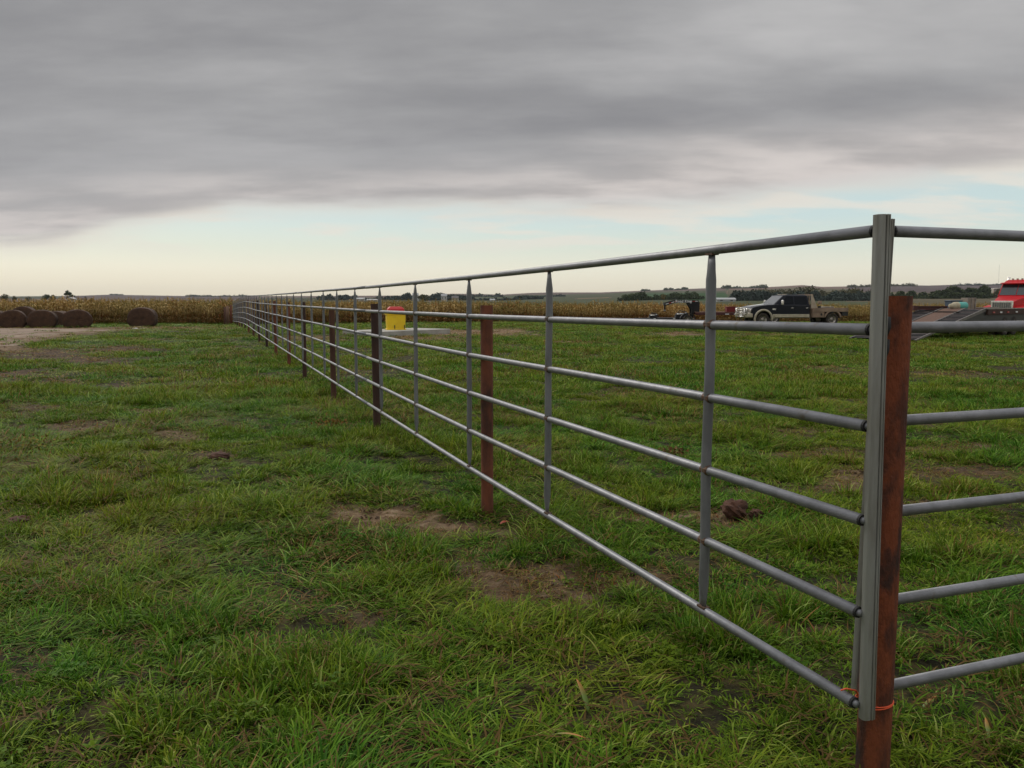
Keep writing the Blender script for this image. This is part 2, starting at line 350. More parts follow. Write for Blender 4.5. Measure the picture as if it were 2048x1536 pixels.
def ground_mat():
    m = bpy.data.materials.new('pasture_soil'); m.use_nodes = True; nt = m.node_tree; N = nt.nodes; L = nt.links; p = N['Principled BSDF']
    p.inputs['Roughness'].default_value = .95; p.inputs['Specular IOR Level'].default_value = .2
    geo = N.new('ShaderNodeNewGeometry')
    def nz(s, d=5):
        n = N.new('ShaderNodeTexNoise'); n.inputs['Scale'].default_value = s; n.inputs['Detail'].default_value = d; n.inputs['Roughness'].default_value = .65
        L.new(geo.outputs['Position'], n.inputs['Vector']); return n.outputs[0]
    def ramp(v, st):
        c = N.new('ShaderNodeValToRGB'); L.new(v, c.inputs[0]); e = c.color_ramp.elements
        e[0].position = st[0][0]; e[0].color = (*st[0][1], 1); e[1].position = st[-1][0]; e[1].color = (*st[-1][1], 1)
        for q, col in st[1:-1]: z = e.new(q); z.color = (*col, 1)
        return c.outputs[0]
    def mix(f, a, b):
        x = N.new('ShaderNodeMix'); x.data_type = 'RGBA'; L.new(f, x.inputs[0]); L.new(a, x.inputs[6]); L.new(b, x.inputs[7]); return x.outputs[2]
    at = N.new('ShaderNodeAttribute'); at.attribute_name = 'bare'; tn = N.new('ShaderNodeAttribute'); tn.attribute_name = 'tone'
    turf = ramp(nz(7), [(.38, (.014, .012, .005)), (.5, (.034, .030, .010)), (.62, (.080, .062, .022))])
    dk = ramp(nz(14), [(.38, (.028, .017, .009)), (.52, (.065, .038, .020)), (.64, (.13, .085, .048))])
    tan = ramp(nz(11), [(.36, (.10, .060, .030)), (.5, (.22, .145, .082)), (.64, (.34, .25, .155))])
    soil = mix(tn.outputs['Fac'], dk, tan)
    L.new(mix(at.outputs['Fac'], turf, soil), p.inputs['Base Color'])
    b = N.new('ShaderNodeBump'); b.inputs['Strength'].default_value = .8; b.inputs['Distance'].default_value = .03; L.new(nz(30, 8), b.inputs['Height']); L.new(b.outputs[0], p.inputs['Normal'])
    return m
M['soil'] = ground_mat()
TRK = ([20, 24, 27, 29, 32, 36, 41, 44, 46, 48], [-17, -16.6, -17.0, -17.9, -18.8, -19.6, -20.2, -20.9, -23, -27])
gx = axis_pts([(-150, -60, 3), (-60, -20, .8), (-20, -8, .3), (-8, 8, .075), (8, 20, .3), (20, 60, .8), (60, 150, 3)])
gy = axis_pts([(-30, 0, 2), (0, 1.6, .2), (1.6, 9, .07), (9, 18, .15), (18, 40, .3), (40, 80, .5), (80, 160, 3)])
GX, GY = np.meshgrid(gx, gy); GZ = hgt(GX, GY); B, T = bare(GX, GY)
TK = np.clip((np.interp(GY, TRK[0], TRK[1])+1.0+(fbm(GX*.9, GY*.9, 42)-.5)*2.4-GX)*1.2, 0, 1)*(GY > 21)*(GY < 48.5)
T = np.where(TK > .02, .62, T); B = np.maximum(B, TK)
GZ = GZ-B*.012+B*(fbm(GX*9, GY*9, 31, 3)-.5)*.05*np.clip(1+GY/15, 1, 3)
grid_obj('ground', GX, GY, GZ, M['soil'], attrs=(('bare', B), ('tone', T)))
# dirt track at the left
TRK = ([20, 24, 27, 29, 32, 36, 41, 44, 46, 48], [-17, -16.6, -17.0, -17.9, -18.8, -19.6, -20.2, -20.9, -23, -27])
def track():
    n = 70; k = 40; yy = np.linspace(22, 47.5, n); t = np.linspace(0, 1, k)
    xr = np.interp(yy, TRK[0], TRK[1])+.7+(fbm(yy*.6, yy*0+5, 41)-.5)*2.2
    X = -75*(1-t[None, :])+xr[:, None]*t[None, :]; Y = np.repeat(yy[:, None], k, 1)+(fbm(X*.5, X*0+2, 43)-.5)*1.5*np.clip((yy[:, None]-40)/7, 0, 1)
    edge = np.maximum(np.abs(np.linspace(-1, 1, n))[:, None], t[None, :])
    Z = hgt(X, Y)+.03-.06*np.clip(edge-.93, 0, 1)/.07
    return grid_obj('dirt_track', X, Y, Z, mat('pale_dirt', (.18, .12, .08), .95, 0, (.27, .20, .14), .5, 6, .5, 12, (.25, 1, 1), col3=(.13, .08, .06), s3=.8, lo3=.55, hi3=.75))
track()
# ------------------------------------------------------------------ far land
SKY = [(-1200, 594), (-300, 594), (0, 593), (150, 592), (220, 589.5), (400, 592.5), (560, 592), (660, 592), (800, 591), (860, 591), (905, 587.5), (960, 588), (1000, 589.5), (1060, 586), (1100, 585), (1200, 585),
       (1300, 581), (1400, 577), (1450, 575.5), (1530, 574.5), (1560, 573), (1600, 570.5), (1640, 574), (1700, 573), (1790, 570), (1850, 571.5), (1900, 570), (2000, 568.5), (2400, 567), (3400, 568)]
def far_z(u, Y):
    u = np.asarray(u, float); Y = np.asarray(Y, float); px = 1024+F*u
    s = (603-np.interp(px, [p[0] for p in SKY], [p[1] for p in SKY]))/F
    z0 = hbase(u*Y, np.minimum(Y, 150)); a0 = (z0-EYE)/np.minimum(Y, 150)
    start = np.interp(px, [0, 1000, 1300], [750, 700, 420])
    t = np.clip(np.log(np.maximum(Y, start)/start)/np.log(2600/start), 0, 1)
    knee = -.6/F
    a = np.where(Y <= start, knee, knee+(s-knee)*t**.8)
    z = EYE+a*Y
    w = np.clip((Y-140)/160, 0, 1); zn = z0
    z = zn*(1-w)+z*w
    drop = np.clip((Y-2600)/1500, 0, 1)
    z = z-drop*60
    return z+np.where((Y > 300) & (Y < 2300), (fbm(u*14, np.log(Y)*3, 51)-.5)*Y*.0012, 0)
def far_mat():
    m = bpy.data.materials.new('distant_fields'); m.use_nodes = True; nt = m.node_tree; N = nt.nodes; L = nt.links; p = N['Principled BSDF']
    p.inputs['Roughness'].default_value = .95; p.inputs['Specular IOR Level'].default_value = .1
    at = N.new('ShaderNodeAttribute'); at.attribute_name = 'field'
    cr = N.new('ShaderNodeValToRGB'); cr.color_ramp.interpolation = 'CONSTANT'; e = cr.color_ramp.elements
    L.new(at.outputs['Fac'], cr.inputs[0])
    cols = [(.115, .082, .068), (.030, .068, .022), (.060, .070, .035), (.15, .10, .078), (.085, .062, .060), (.20, .15, .085), (.045, .052, .028), (.10, .085, .05)]
    e[0].color = (*cols[0], 1); e[1].position = 1/8; e[1].color = (*cols[1], 1)
    for i in range(2, 8): q = e.new(i/8); q.color = (*cols[i], 1)
    geo = N.new('ShaderNodeNewGeometry'); n = N.new('ShaderNodeTexNoise'); n.inputs['Scale'].default_value = .02; n.inputs['Detail'].default_value = 8
    L.new(geo.outputs['Position'], n.inputs[0]); mr = N.new('ShaderNodeMapRange'); mr.inputs[1].default_value = .3; mr.inputs[2].default_value = .7; mr.inputs[3].default_value = .75; mr.inputs[4].default_value = 1.25
    L.new(n.outputs[0], mr.inputs[0]); sc = N.new('ShaderNodeVectorMath'); sc.operation = 'SCALE'; L.new(cr.outputs[0], sc.inputs[0]); L.new(mr.outputs[0], sc.inputs['Scale']); L.new(sc.outputs[0], p.inputs['Base Color'])
    return m
us = np.linspace(-1.6, 1.6, 700); ys = np.concatenate([[148], np.geomspace(160, 2700, 150), np.geomspace(2800, 5200, 8)])
U, Yg = np.meshgrid(us, ys); PXg = 1024+F*U; Zg = far_z(U, Yg)-.05
scr = 603-(Zg-EYE)/Yg*F                           # how far up the slope each place lies
skyl = np.interp(PXg, [p[0] for p in SKY], [p[1] for p in SKY])
fr = (603-scr)/np.maximum(603-skyl, 1)            # 0 valley .. 1 ridge
wob = (fbm(U*9, fr*2, 61)-.5)*.25; f_ = fr+wob+.04*np.sin(U*30)
Cc = np.full(U.shape, 2)
Cc[PXg < 520] = 4
Cc[(PXg < 520) & (f_ < .45)] = 0
Cc[(PXg > -400) & (PXg < 130) & (f_ > .5)] = 6
Cc[(PXg >= 520) & (PXg < 1010) & (f_ > .7)] = 0
Cc[(PXg >= 520) & (PXg < 860) & (f_ < .7)] = 6
r1 = (PXg >= 1010) & (PXg < 1455)
Cc[r1 & (f_ > .80)] = 0; Cc[r1 & (f_ <= .80)] = 2
Cc[(PXg > 1255) & (PXg < 1500) & (f_ < .66) & (f_ > .12)] = 1
Cc[(PXg > 1180) & (PXg < 1290) & (f_ < .72) & (f_ > .5)] = 2
r2 = (PXg >= 1455) & (PXg < 1720); Cc[r2] = 7; Cc[r2 & (f_ > .84)] = 3; Cc[r2 & (f_ < .55)] = 2
r3 = PXg >= 1690; Cc[r3] = 4; Cc[r3 & (f_ < .62)] = 7; Cc[r3 & (f_ < .62) & (PXg > 1960)] = 7
Cc[(PXg > 1150) & (PXg < 1222) & (np.abs(fr-(.30+(PXg-1150)*.0018)) < .035)] = 5
Cc[(Yg < 430) & (PXg < 1790)] = 2; Cc[(Yg < 430) & (PXg >= 1790)] = 7
grid_obj('hills', U*Yg, Yg, Zg, far_mat(), attrs=(('field', (Cc+.5)/8),))
def FZ(px, Y): return float(far_z(np.array([(px-1024)/F]), np.array([float(Y)]))[0])-.05
# ------------------------------------------------------------------ foliage masses
def leafmass(name, blobs, mt, n, size, parent=None, seed=0):
    """many leaf-clump faces spread through ellipsoids (cx,cy,cz,rx,ry,rz)"""
    g = np.random.default_rng(seed); V = []; Fc = []; tint = []
    vol = np.array([b[3]*b[5] for b in blobs]); cnt = np.maximum((n*vol/vol.sum()).astype(int), 6)
    allv = []
    for b, k in zip(blobs, cnt):
        d = g.normal(size=(k, 3)); d /= np.linalg.norm(d, axis=1)[:, None]; r = g.uniform(.45, 1.05, k)[:, None]
        c = d*r*np.array(b[3:6])+np.array(b[:3]); bt = g.uniform(-.2, .2)
        a = g.normal(size=(k, 3)); a /= np.linalg.norm(a, axis=1)[:, None]; q = np.cross(a, g.normal(size=(k, 3))); q /= np.linalg.norm(q, axis=1)[:, None]
        s = size*g.uniform(.4, 1.3, k)[:, None]
        allv.append(np.stack([c-a*s-q*s*.6, c+a*s*.9-q*s*.7, c+a*s+q*s*.6, c-a*s*.7+q*s], 1).reshape(-1, 3))
        t = np.clip(.5+bt+g.normal(0, .2, k), 0, 1); tint.append(np.repeat(t, 4))
    V = np.concatenate(allv); k = len(V)//4; me = bpy.data.meshes.new(name)
    me.from_pydata(V.tolist(), [], (np.arange(k*4).reshape(-1, 4)).tolist()); attr(me, 'tint', np.concatenate(tint)); me.materials.append(mt)
    o = bpy.data.objects.new(name, me); COL.objects.link(o)
    if parent: o.parent = parent
    return o
def tree(px, Y, h, w, mt, label, group=None, name='tree', seed=0, cat='tree', airy=False, base=None):
    x = (px-1024)/F*Y; z = FZ(px, Y) if base is None else base
    e = empty(name, (x, Y, z)); tag(e, label, cat, group); g = random.Random(seed)
    mb = MB(); mb.tube([(0, 0, -.5), (.02*h, 0, h*.35), (-.01*h, 0, h*.75)], [w*.05, w*.035, w*.012], 6)
    for k in range(4):
        a = g.uniform(0, 6.28); mb.tube([(0, 0, h*(.25+.1*k)), (math.cos(a)*w*.3, math.sin(a)*w*.3, h*(.45+.12*k))], [w*.02, w*.008], 5)
    mb.build('trunk', M['bark'], e)
    bl = []
    for k in range(9 if not airy else 7):
        a = g.uniform(0, 6.28); rr = g.uniform(.05, .34)*w; zz = h*g.uniform(.28, .86); s = (1-abs(zz/h-.5)*.9)*w*(.26 if not airy else .17)
        bl.append((math.cos(a)*rr, math.sin(a)*rr, zz, s, s, s*.8*h/w if h < w*1.3 else s))
    bl.append((0, 0, h*.9, w*.14, w*.14, h*.12))
    leafmass('crown', bl, mt, 900, max(w*.028, .12), e, seed)
    return e
def wood(pxa, pxb, Y, h, mt, label, n=5000, depth=40, seed=0, prof=None, cat='woodland', size=.55, name='distant_wood'):
    g = random.Random(seed); bl = []; m_ = int(abs(pxb-pxa)*Y/F/(h*.24))
    for k in range(max(m_, 4)):
        px = g.uniform(pxa, pxb); q = (px-pxa)/(pxb-pxa); hh = h*(prof(q) if prof else 1)*g.uniform(.65, 1.08)
        yy = Y+g.uniform(0, depth); x = (px-1024)/F*yy; z = FZ(px, yy)
        bl.append((x, yy, z+hh*.50, hh*g.uniform(.4, .65), hh*.4, hh*.5)); 
        if g.random() < .8: bl.append((x+g.uniform(-.5, .5)*hh, yy-1, z+hh*.25, hh*.5, hh*.4, hh*.3))
    for k in range(max(int(m_*.8), 3)):
        px = pxa+(pxb-pxa)*(k+.5)/max(int(m_*.8), 3); q = (px-pxa)/(pxb-pxa); hh = h*(prof(q) if prof else 1); x = (px-1024)/F*Y; bl.append((x, Y+2, FZ(px, Y)+hh*.12, hh*.6, hh*.4, hh*.34))
    o = leafmass(name, bl, mt, int(n*1.9), size*1.25, None, seed); tag(o, label, cat, kind='stuff'); return o
humps = lambda q: .75+.25*math.sin(q*9)+.12*math.sin(q*23)
EG = 'trees beyond the left end of the corn'
tree(14, 420, 4.2, 6, M['leaf_olive'], 'bushy olive tree at the far left edge of the skyline above the corn', EG, seed=1)
tree(34, 430, 3.2, 3.4, M['leaf_olive'], 'small olive tree just right of the leftmost bushy tree above the corn', EG, seed=2)
tree(62, 600, 4.0, 4.2, M['leaf_haze'], 'tiny pointed tree alone on the skyline between bushy trees at left', EG, seed=3)
tree(97, 450, 4.2, 5.5, M['leaf_green'], 'left half of the dark round tree pair on the left skyline', EG, seed=4)
tree(110, 455, 4.0, 5.0, M['leaf_green'], 'right half of the dark round tree pair on the left skyline', EG, seed=5)
tree(140, 430, 6.0, 7.2, M['leaf_green'], 'tallest ragged tree on the left skyline above the white farmhouse', EG, seed=6, airy=True)
tree(154, 435, 3.4, 3.8, M['leaf_green'], 'lower ragged tree touching the right side of the tallest left tree', EG, seed=7, airy=True)
tree(175, 450, 2.9, 3.4, M['leaf_haze'], 'small leaning tree right of the white farmhouse at left', EG, seed=8, airy=True)
tree(187, 460, 2.1, 2.4, M['leaf_haze'], 'smallest bush at the right end of the left skyline trees', EG, seed=9)
tree(846, 470, 4.3, 9.0, M['leaf_olive'], 'wide round olive bush above the corn right of the yellow waterer', seed=10)
tree(1325, 480, 4.0, 3.0, M['leaf_yellow'], 'single yellowing tree rising behind the gooseneck trailer neck', seed=11)
wood(640, 835, 900, 6.6, M['leaf_haze'], 'long hazy blue green tree line above the corn left of the round bush', 6000, 60, 20, humps, size=.6)
wood(858, 1085, 850, 6.2, M['leaf_haze'], 'hazy dark tree line between the round bush and the green hill', 6500, 60, 21, lambda q: 1.25*(1-.55*q)*humps(q), size=.6)
wood(940, 1005, 1500, 7.0, M['leaf_haze'], 'thin row of trees on the ridge above the middle tree line', 800, 40, 22, humps, size=.8)
wood(1030, 1130, 1250, 3.2, M['leaf_haze'], 'thin dark hedge line halfway up the green hill', 900, 20, 23, humps, size=.6)
wood(1235, 1405, 520, 5.2, M['leaf_green'], 'dark tree line at the foot of the green hill behind the gooseneck trailer', 5000, 30, 24, lambda q: (.5+.75*math.sin(q*3.14))*humps(q)+.1, size=.35)
wood(1325, 1372, 2300, 8, M['leaf_green'], 'dark clump of trees on the crest of the green hill', 700, 30, 25, humps, size=1.1)
wood(1282, 1298, 2300, 7, M['leaf_green'], 'pair of small trees on the hill crest left of the dark clump', 200, 20, 26, size=.9)
wood(1440, 1532, 2200, 9.5, M['leaf_green'], 'ragged row of trees on the hill crest above the pickup hood', 1600, 60, 27, humps, size=1.1)
wood(1458, 1760, 450, 6.0, M['leaf_haze'], 'broad dark wood behind the black pickup truck', 11000, 40, 28, lambda q: .86+.10*math.sin(q*13)+.05*math.sin(q*31), size=.38)
wood(1500, 1760, 520, 8.0, M['leaf_olive'], 'olive treetops rising behind the broad dark wood', 5500, 30, 29, lambda q: .82+.12*math.sin(q*17)+.08*math.sin(q*5), size=.40)
wood(1690, 1830, 2200, 8, M['leaf_olive'], 'trees along the right crest above the corner post', 1400, 60, 30, humps, size=1.1)
wood(1772, 1968, 520, 8.6, M['leaf_green'], 'dark wood between the rusty corner post and the red truck', 9000, 50, 31, lambda q: .36+.68*q+.12*math.sin(q*11), size=.42)
wood(1965, 2300, 560, 6.0, M['leaf_olive'], 'brown olive wood behind the red truck cab', 5000, 50, 32, humps, size=.45)
wood(1900, 2050, 2300, 7, M['leaf_haze'], 'hedge on the far right crest beside the red truck roof', 700, 30, 33, humps, size=1.0)
wood(-500, -20, 600, 6, M['leaf_green'], 'tree line beyond the hay bales past the left edge', 4000, 60, 34, humps, size=.5)
wood(225, 250, 2400, 5, M['leaf_haze'], 'two tiny bushes on the bare mauve ridge at left', 150, 20, 35, size=.8)
wood(375, 500, 2300, 6, M['leaf_haze'], 'thin line of trees on the ridge above the far fence end', 900, 30, 36, humps, size=.9)
# ------------------------------------------------------------------ far buildings
def house(px, Y, w, d, h, rh, wallm, roofm, label, group=None, rz=0, name='farmhouse', lift=0, cat='building', wins=True):
    x = (px-1024)/F*Y; e = empty(name, (x, Y, FZ(px, Y)+lift), rz); tag(e, label, cat, group)
    MB().box((0, 0, h/2-1), (w, d, h+2)).build('wall', wallm, e)
    r = MB(); r.prism([(-w/2-.3, h-.05), (w/2+.3, h-.05), (0, h+rh)] if w < d else [(-w/2-.3, h-.05), (w/2+.3, h-.05), (w/2-.1, h+rh), (-w/2+.1, h+rh)], -d/2-.3, d/2+.3)
    if w >= d:
        r = MB(); a = w/2+.3; b = d/2+.3
        r.add([(-a, -b, h-.02), (a, -b, h-.02), (a, b, h-.02), (-a, b, h-.02), (-a, 0, h+rh), (a, 0, h+rh)], [(0, 1, 5, 4), (2, 3, 4, 5), (0, 4, 3), (1, 2, 5), (0, 3, 2, 1)])
    r.build('roof', roofm, e)
    if wins:
        for k in (-.28, .28):
            MB().box((k*w, -d/2-.02, h*.5), (w*.14, .06, h*.35)).build('window', M['glass'], e)
    return e
WG = 'white farm buildings on the far slopes'
house(148, 400, 2.8, 3, 1.5, .7, M['white'], M['white'], 'small white farmhouse under the tallest tree at far left', WG)
house(153, 405, 1.6, 2, 1.0, .4, M['white'], M['roof_grey'], 'low white shed at the right side of the left farmhouse', WG)
house(132, 410, 1.6, 2, 1.1, .4, M['white'], M['roof_grey'], 'tiny white shed just left of the left farmhouse', WG)
house(722, 760, 8, 5, 2.0, 1.2, M['white'], M['roof_grey'], 'small white building left of the dark second post', WG)
house(832, 760, 5, 5, 4, 2, M['white'], M['roof_grey'], 'white house between hazy trees above the yellow waterer', WG, lift=1.5)
house(746, 740, 9, 5, 1.2, 1.0, M['cream'], M['roof_grey'], 'low pale shed just above the dark second post', WG)
house(889, 760, 5, 4, 3.6, 2, M['white'], M['roof_grey'], 'white gabled house in the tree line right of the round bush', WG, lift=1.2)
house(911, 760, 6, 5, 2.4, 1.8, M['cream'], M['barn_roof'], 'cream house in the tree line nearest the rusty post at centre', WG, lift=.6)
house(985, 700, 4, 4, 1.6, 1.2, M['white'], M['roof_grey'], 'tiny white house at the foot of the green hill by the rusty post', WG)
house(1448, 430, 9.5, 6, 1.1, .9, M['roof_grey'], M['roof_grey'], 'long low pale roofed shed between the trailer and the pickup', WG)
# ------------------------------------------------------------------ scatter
def mesh_from(name, V, Fc, tint, mt):
    me = bpy.data.meshes.new(name); me.from_pydata([tuple(v) for v in V], [], Fc); attr(me, 'tint', tint); me.materials.append(mt); me.shade_smooth(); return me
def scatter(name, meshes, P, rot, scl, idx, dry, label, cat):
    lib = bpy.data.collections.new(name+'_kinds')
    for i, me in enumerate(meshes):
        lib.objects.link(bpy.data.objects.new('%s_kind_%02d' % (name, i), me))
    me = bpy.data.meshes.new(name); me.vertices.add(len(P)); me.vertices.foreach_set('co', np.asarray(P, np.float32).ravel())
    a = me.attributes.new('rot', 'FLOAT_VECTOR', 'POINT'); a.data.foreach_set('vector', np.asarray(rot, np.float32).ravel())
    a = me.attributes.new('scl', 'FLOAT_VECTOR', 'POINT'); a.data.foreach_set('vector', np.asarray(scl, np.float32).ravel())
    a = me.attributes.new('idx', 'INT', 'POINT'); a.data.foreach_set('value', np.asarray(idx, np.int32))
    attr(me, 'dry', dry)
    o = bpy.data.objects.new(name, me); COL.objects.link(o); tag(o, label, cat, kind='stuff')
    ng = bpy.data.node_groups.new(name+'_scatter', 'GeometryNodeTree')
    ng.interface.new_socket('Geometry', in_out='INPUT', socket_type='NodeSocketGeometry'); ng.interface.new_socket('Geometry', in_out='OUTPUT', socket_type='NodeSocketGeometry')
    N = ng.nodes; L = ng.links; gi = N.new('NodeGroupInput'); go = N.new('NodeGroupOutput'); ip = N.new('GeometryNodeInstanceOnPoints')
    ci = N.new('GeometryNodeCollectionInfo'); ci.inputs['Collection'].default_value = lib; ci.inputs['Separate Children'].default_value = True; ci.inputs['Reset Children'].default_value = True
    def na(n, t):
        k = N.new('GeometryNodeInputNamedAttribute'); k.data_type = t; k.inputs['Name'].default_value = n; return [s for s in k.outputs if s.enabled][0]
    mp = N.new('GeometryNodeMeshToPoints'); L.new(gi.outputs[0], mp.inputs[0]); L.new(mp.outputs[0], ip.inputs['Points'])
    L.new(ci.outputs[0], ip.inputs['Instance']); ip.inputs['Pick Instance'].default_value = True
    L.new(na('idx', 'INT'), ip.inputs['Instance Index']); L.new(na('scl', 'FLOAT_VECTOR'), ip.inputs['Scale'])
    er = N.new('FunctionNodeEulerToRotation'); L.new(na('rot', 'FLOAT_VECTOR'), er.inputs[0]); L.new(er.outputs[0], ip.inputs['Rotation'])
    L.new(ip.outputs[0], go.inputs[0]); md = o.modifiers.new('scatter', 'NODES'); md.node_group = ng
    return o
def blade_mat(name, stops_lush, stops_dry, dead, nscale=.45, trans=.3, rough=.5):
    m = bpy.data.materials.new(name); m.use_nodes = True; nt = m.node_tree; N = nt.nodes; L = nt.links; p = N['Principled BSDF']; out = N['Material Output']
    geo = N.new('ShaderNodeNewGeometry'); at = N.new('ShaderNodeAttribute'); at.attribute_name = 'tint'
    dr = N.new('ShaderNodeAttribute'); dr.attribute_name = 'dry'; dr.attribute_type = 'INSTANCER'
    oi = N.new('ShaderNodeObjectInfo')
    def mth(op, a, b, cl=False):
        n = N.new('ShaderNodeMath'); n.operation = op; n.use_clamp = cl
        for i, v in enumerate((a, b)):
            if hasattr(v, 'is_linked'): L.new(v, n.inputs[i])
            else: n.inputs[i].default_value = v
        return n.outputs[0]
    nz = N.new('ShaderNodeTexNoise'); nz.inputs['Scale'].default_value = nscale; nz.inputs['Detail'].default_value = 5; nz.inputs['Roughness'].default_value = .6; L.new(geo.outputs['Position'], nz.inputs[0])
    def ramp(v, st):
        c = N.new('ShaderNodeValToRGB'); L.new(v, c.inputs[0]); e = c.color_ramp.elements
        e[0].position = st[0][0]; e[0].color = (*st[0][1], 1); e[1].position = st[-1][0]; e[1].color = (*st[-1][1], 1)
        for q, col in st[1:-1]: z = e.new(q); z.color = (*col, 1)
        return c.outputs[0]
    def mix(f, a, b):
        x = N.new('ShaderNodeMix'); x.data_type = 'RGBA'; L.new(f, x.inputs[0]); L.new(a, x.inputs[6]); L.new(b, x.inputs[7]); return x.outputs[2]
    mr = N.new('ShaderNodeMapRange'); mr.inputs[1].default_value = .38; mr.inputs[2].default_value = .62; L.new(nz.outputs[0], mr.inputs[0])
    w = mth('ADD', mr.outputs[0], mth('MULTIPLY', mth('SUBTRACT', oi.outputs['Random'], .5), .5), True)
    fr = mth('FRACT', mth('MULTIPLY', at.outputs['Fac'], 7.31), 0)
    c = mix(w, ramp(fr, stops_lush), ramp(fr, stops_dry))
    isdead = mth('LESS_THAN', at.outputs['Fac'], mth('ADD', mth('MULTIPLY', dr.outputs['Fac'], .9), .04))
    c = mix(isdead, c, ramp(fr, dead))
    L.new(c, p.inputs['Base Color']); p.inputs['Roughness'].default_value = rough; p.inputs['Specular IOR Level'].default_value = .07
    tr = N.new('ShaderNodeBsdfTranslucent'); L.new(c, tr.inputs[0]); ms = N.new('ShaderNodeMixShader'); ms.inputs[0].default_value = trans
    L.new(p.outputs[0], ms.inputs[1]); L.new(tr.outputs[0], ms.inputs[2]); L.new(ms.outputs[0], out.inputs[0])
    return m
GM = blade_mat('grass_blades',
    [(0, (.024, .086, .007)), (.5, (.062, .178, .012)), (.86, (.13, .285, .022)), (1, (.28, .44, .11))],
    [(0, (.066, .112, .005)), (.5, (.155, .215, .010)), (.86, (.26, .30, .022)), (1, (.42, .43, .11))],
    [(0, (.10, .058, .020)), (.45, (.21, .135, .045)), (.8, (.36, .26, .11)), (1, (.32, .12, .03))], rough=.6)
def clump(n, rad, h0, h1, w, lean, seg=4, seed=0, lay=0., laydir=0., curl=1.):
    g = random.Random(seed); V = []; Fc = []; tint = []
    for k in range(n):
        a = g.uniform(0, 6.283); r = rad*math.sqrt(g.random()); bx, by = math.cos(a)*r, math.sin(a)*r
        d = a+g.uniform(-1, 1) if g.random() > lay else laydir+g.uniform(-.45, .45)
        L = g.uniform(h0, h1); ln = lean*g.uniform(.5, 1.4)
        pitch = math.radians(90)-ln; bend = g.uniform(.3, 2.1)*curl/seg; ww = w*g.uniform(.6, 1.25); t = g.random(); tw = g.uniform(-.6, .6)
        p = Vector((bx, by, -.01)); s0 = len(V)
        for i in range(seg+1):
            q = i/seg; wd = ww*(1-q**2.2)*.5+.0002
            sx, sy = -math.sin(d+tw*q), math.cos(d+tw*q)
            V.append((p.x-sx*wd, p.y-sy*wd, p.z)); V.append((p.x+sx*wd, p.y+sy*wd, p.z)); tint += [t, t]
            st = L/seg; p = p+Vector((math.cos(d)*math.cos(pitch), math.sin(d)*math.cos(pitch), math.sin(pitch)))*st; pitch -= bend
            if p.z < .004: p.z = .004+.002*g.random(); pitch = max(pitch, 0)
        for i in range(seg): b = s0+2*i; Fc.append((b, b+1, b+3, b+2))
    return mesh_from('grass_clump', V, Fc, tint, GM)
near_k = [clump(34, .06, .05, .125, .0062, .5, 5, s) for s in range(5)]            # 0-4 upright tufts
near_k += [clump(30, .09, .08, .18, .0064, .9, 6, 20+s, .5, 0., 1.2) for s in range(4)]  # 5-8 long laid-over
near_k += [clump(32, .07, .025, .07, .0058, .8, 3, 40+s) for s in range(4)]          # 9-12 short
near_k += [clump(22, .08, .025, .075, .0045, 1.1, 4, 60+s, .2, 0, 1.5) for s in range(3)]  # 13-15 sparse trampled
near_k += [clump(24, .05, .09, .18, .0072, .5, 6, 80+s, 0, 0, 1.3) for s in range(3)]  # 16-18 broad dark tufts
def clover(seed):
    g = random.Random(seed); V = []; Fc = []; t = []
    for k in range(14):
        a = g.uniform(0, 6.28); r = .07*math.sqrt(g.random()); c = Vector((math.cos(a)*r, math.sin(a)*r, g.uniform(.03, .07))); tt = (g.randint(1, 6)+.1+.4*g.random())/7.31
        for j in range(3):
            b = a+j*2.09; q = c+Vector((math.cos(b), math.sin(b), .1))*.008; s = len(V)
            for m_ in range(6):
                e = m_*1.047; V.append((q.x+math.cos(e)*.0075, q.y+math.sin(e)*.0075, q.z+g.uniform(-.002, .002))); t.append(tt)
            Fc.append(tuple(range(s, s+6)))
    return mesh_from('clover', V, Fc, t, GM)
near_k += [clover(1), clover(2)]  # 19-20
near_k += [clump(11, .012, .05, .10, .020, .95, 6, 140+s, 0, 0, .9) for s in range(2)]  # 21-22 broad weed rosettes
far_k = [clump(34, .20, .07, .15, .014, .6, 3, 100+s) for s in range(4)] + [clump(34, .22, .04, .09, .015, 1.0, 3, 120+s, .4, 0) for s in range(3)]
def strew(y0, y1, dens, margin=1.4):
    w1 = .66*y1+margin; n = int(dens*(y1-y0)*2*w1)
    y = rng.uniform(y0, y1, n); x = rng.uniform(-w1, w1, n); k = np.abs(x) < .66*y+margin
    return x[k], y[k]
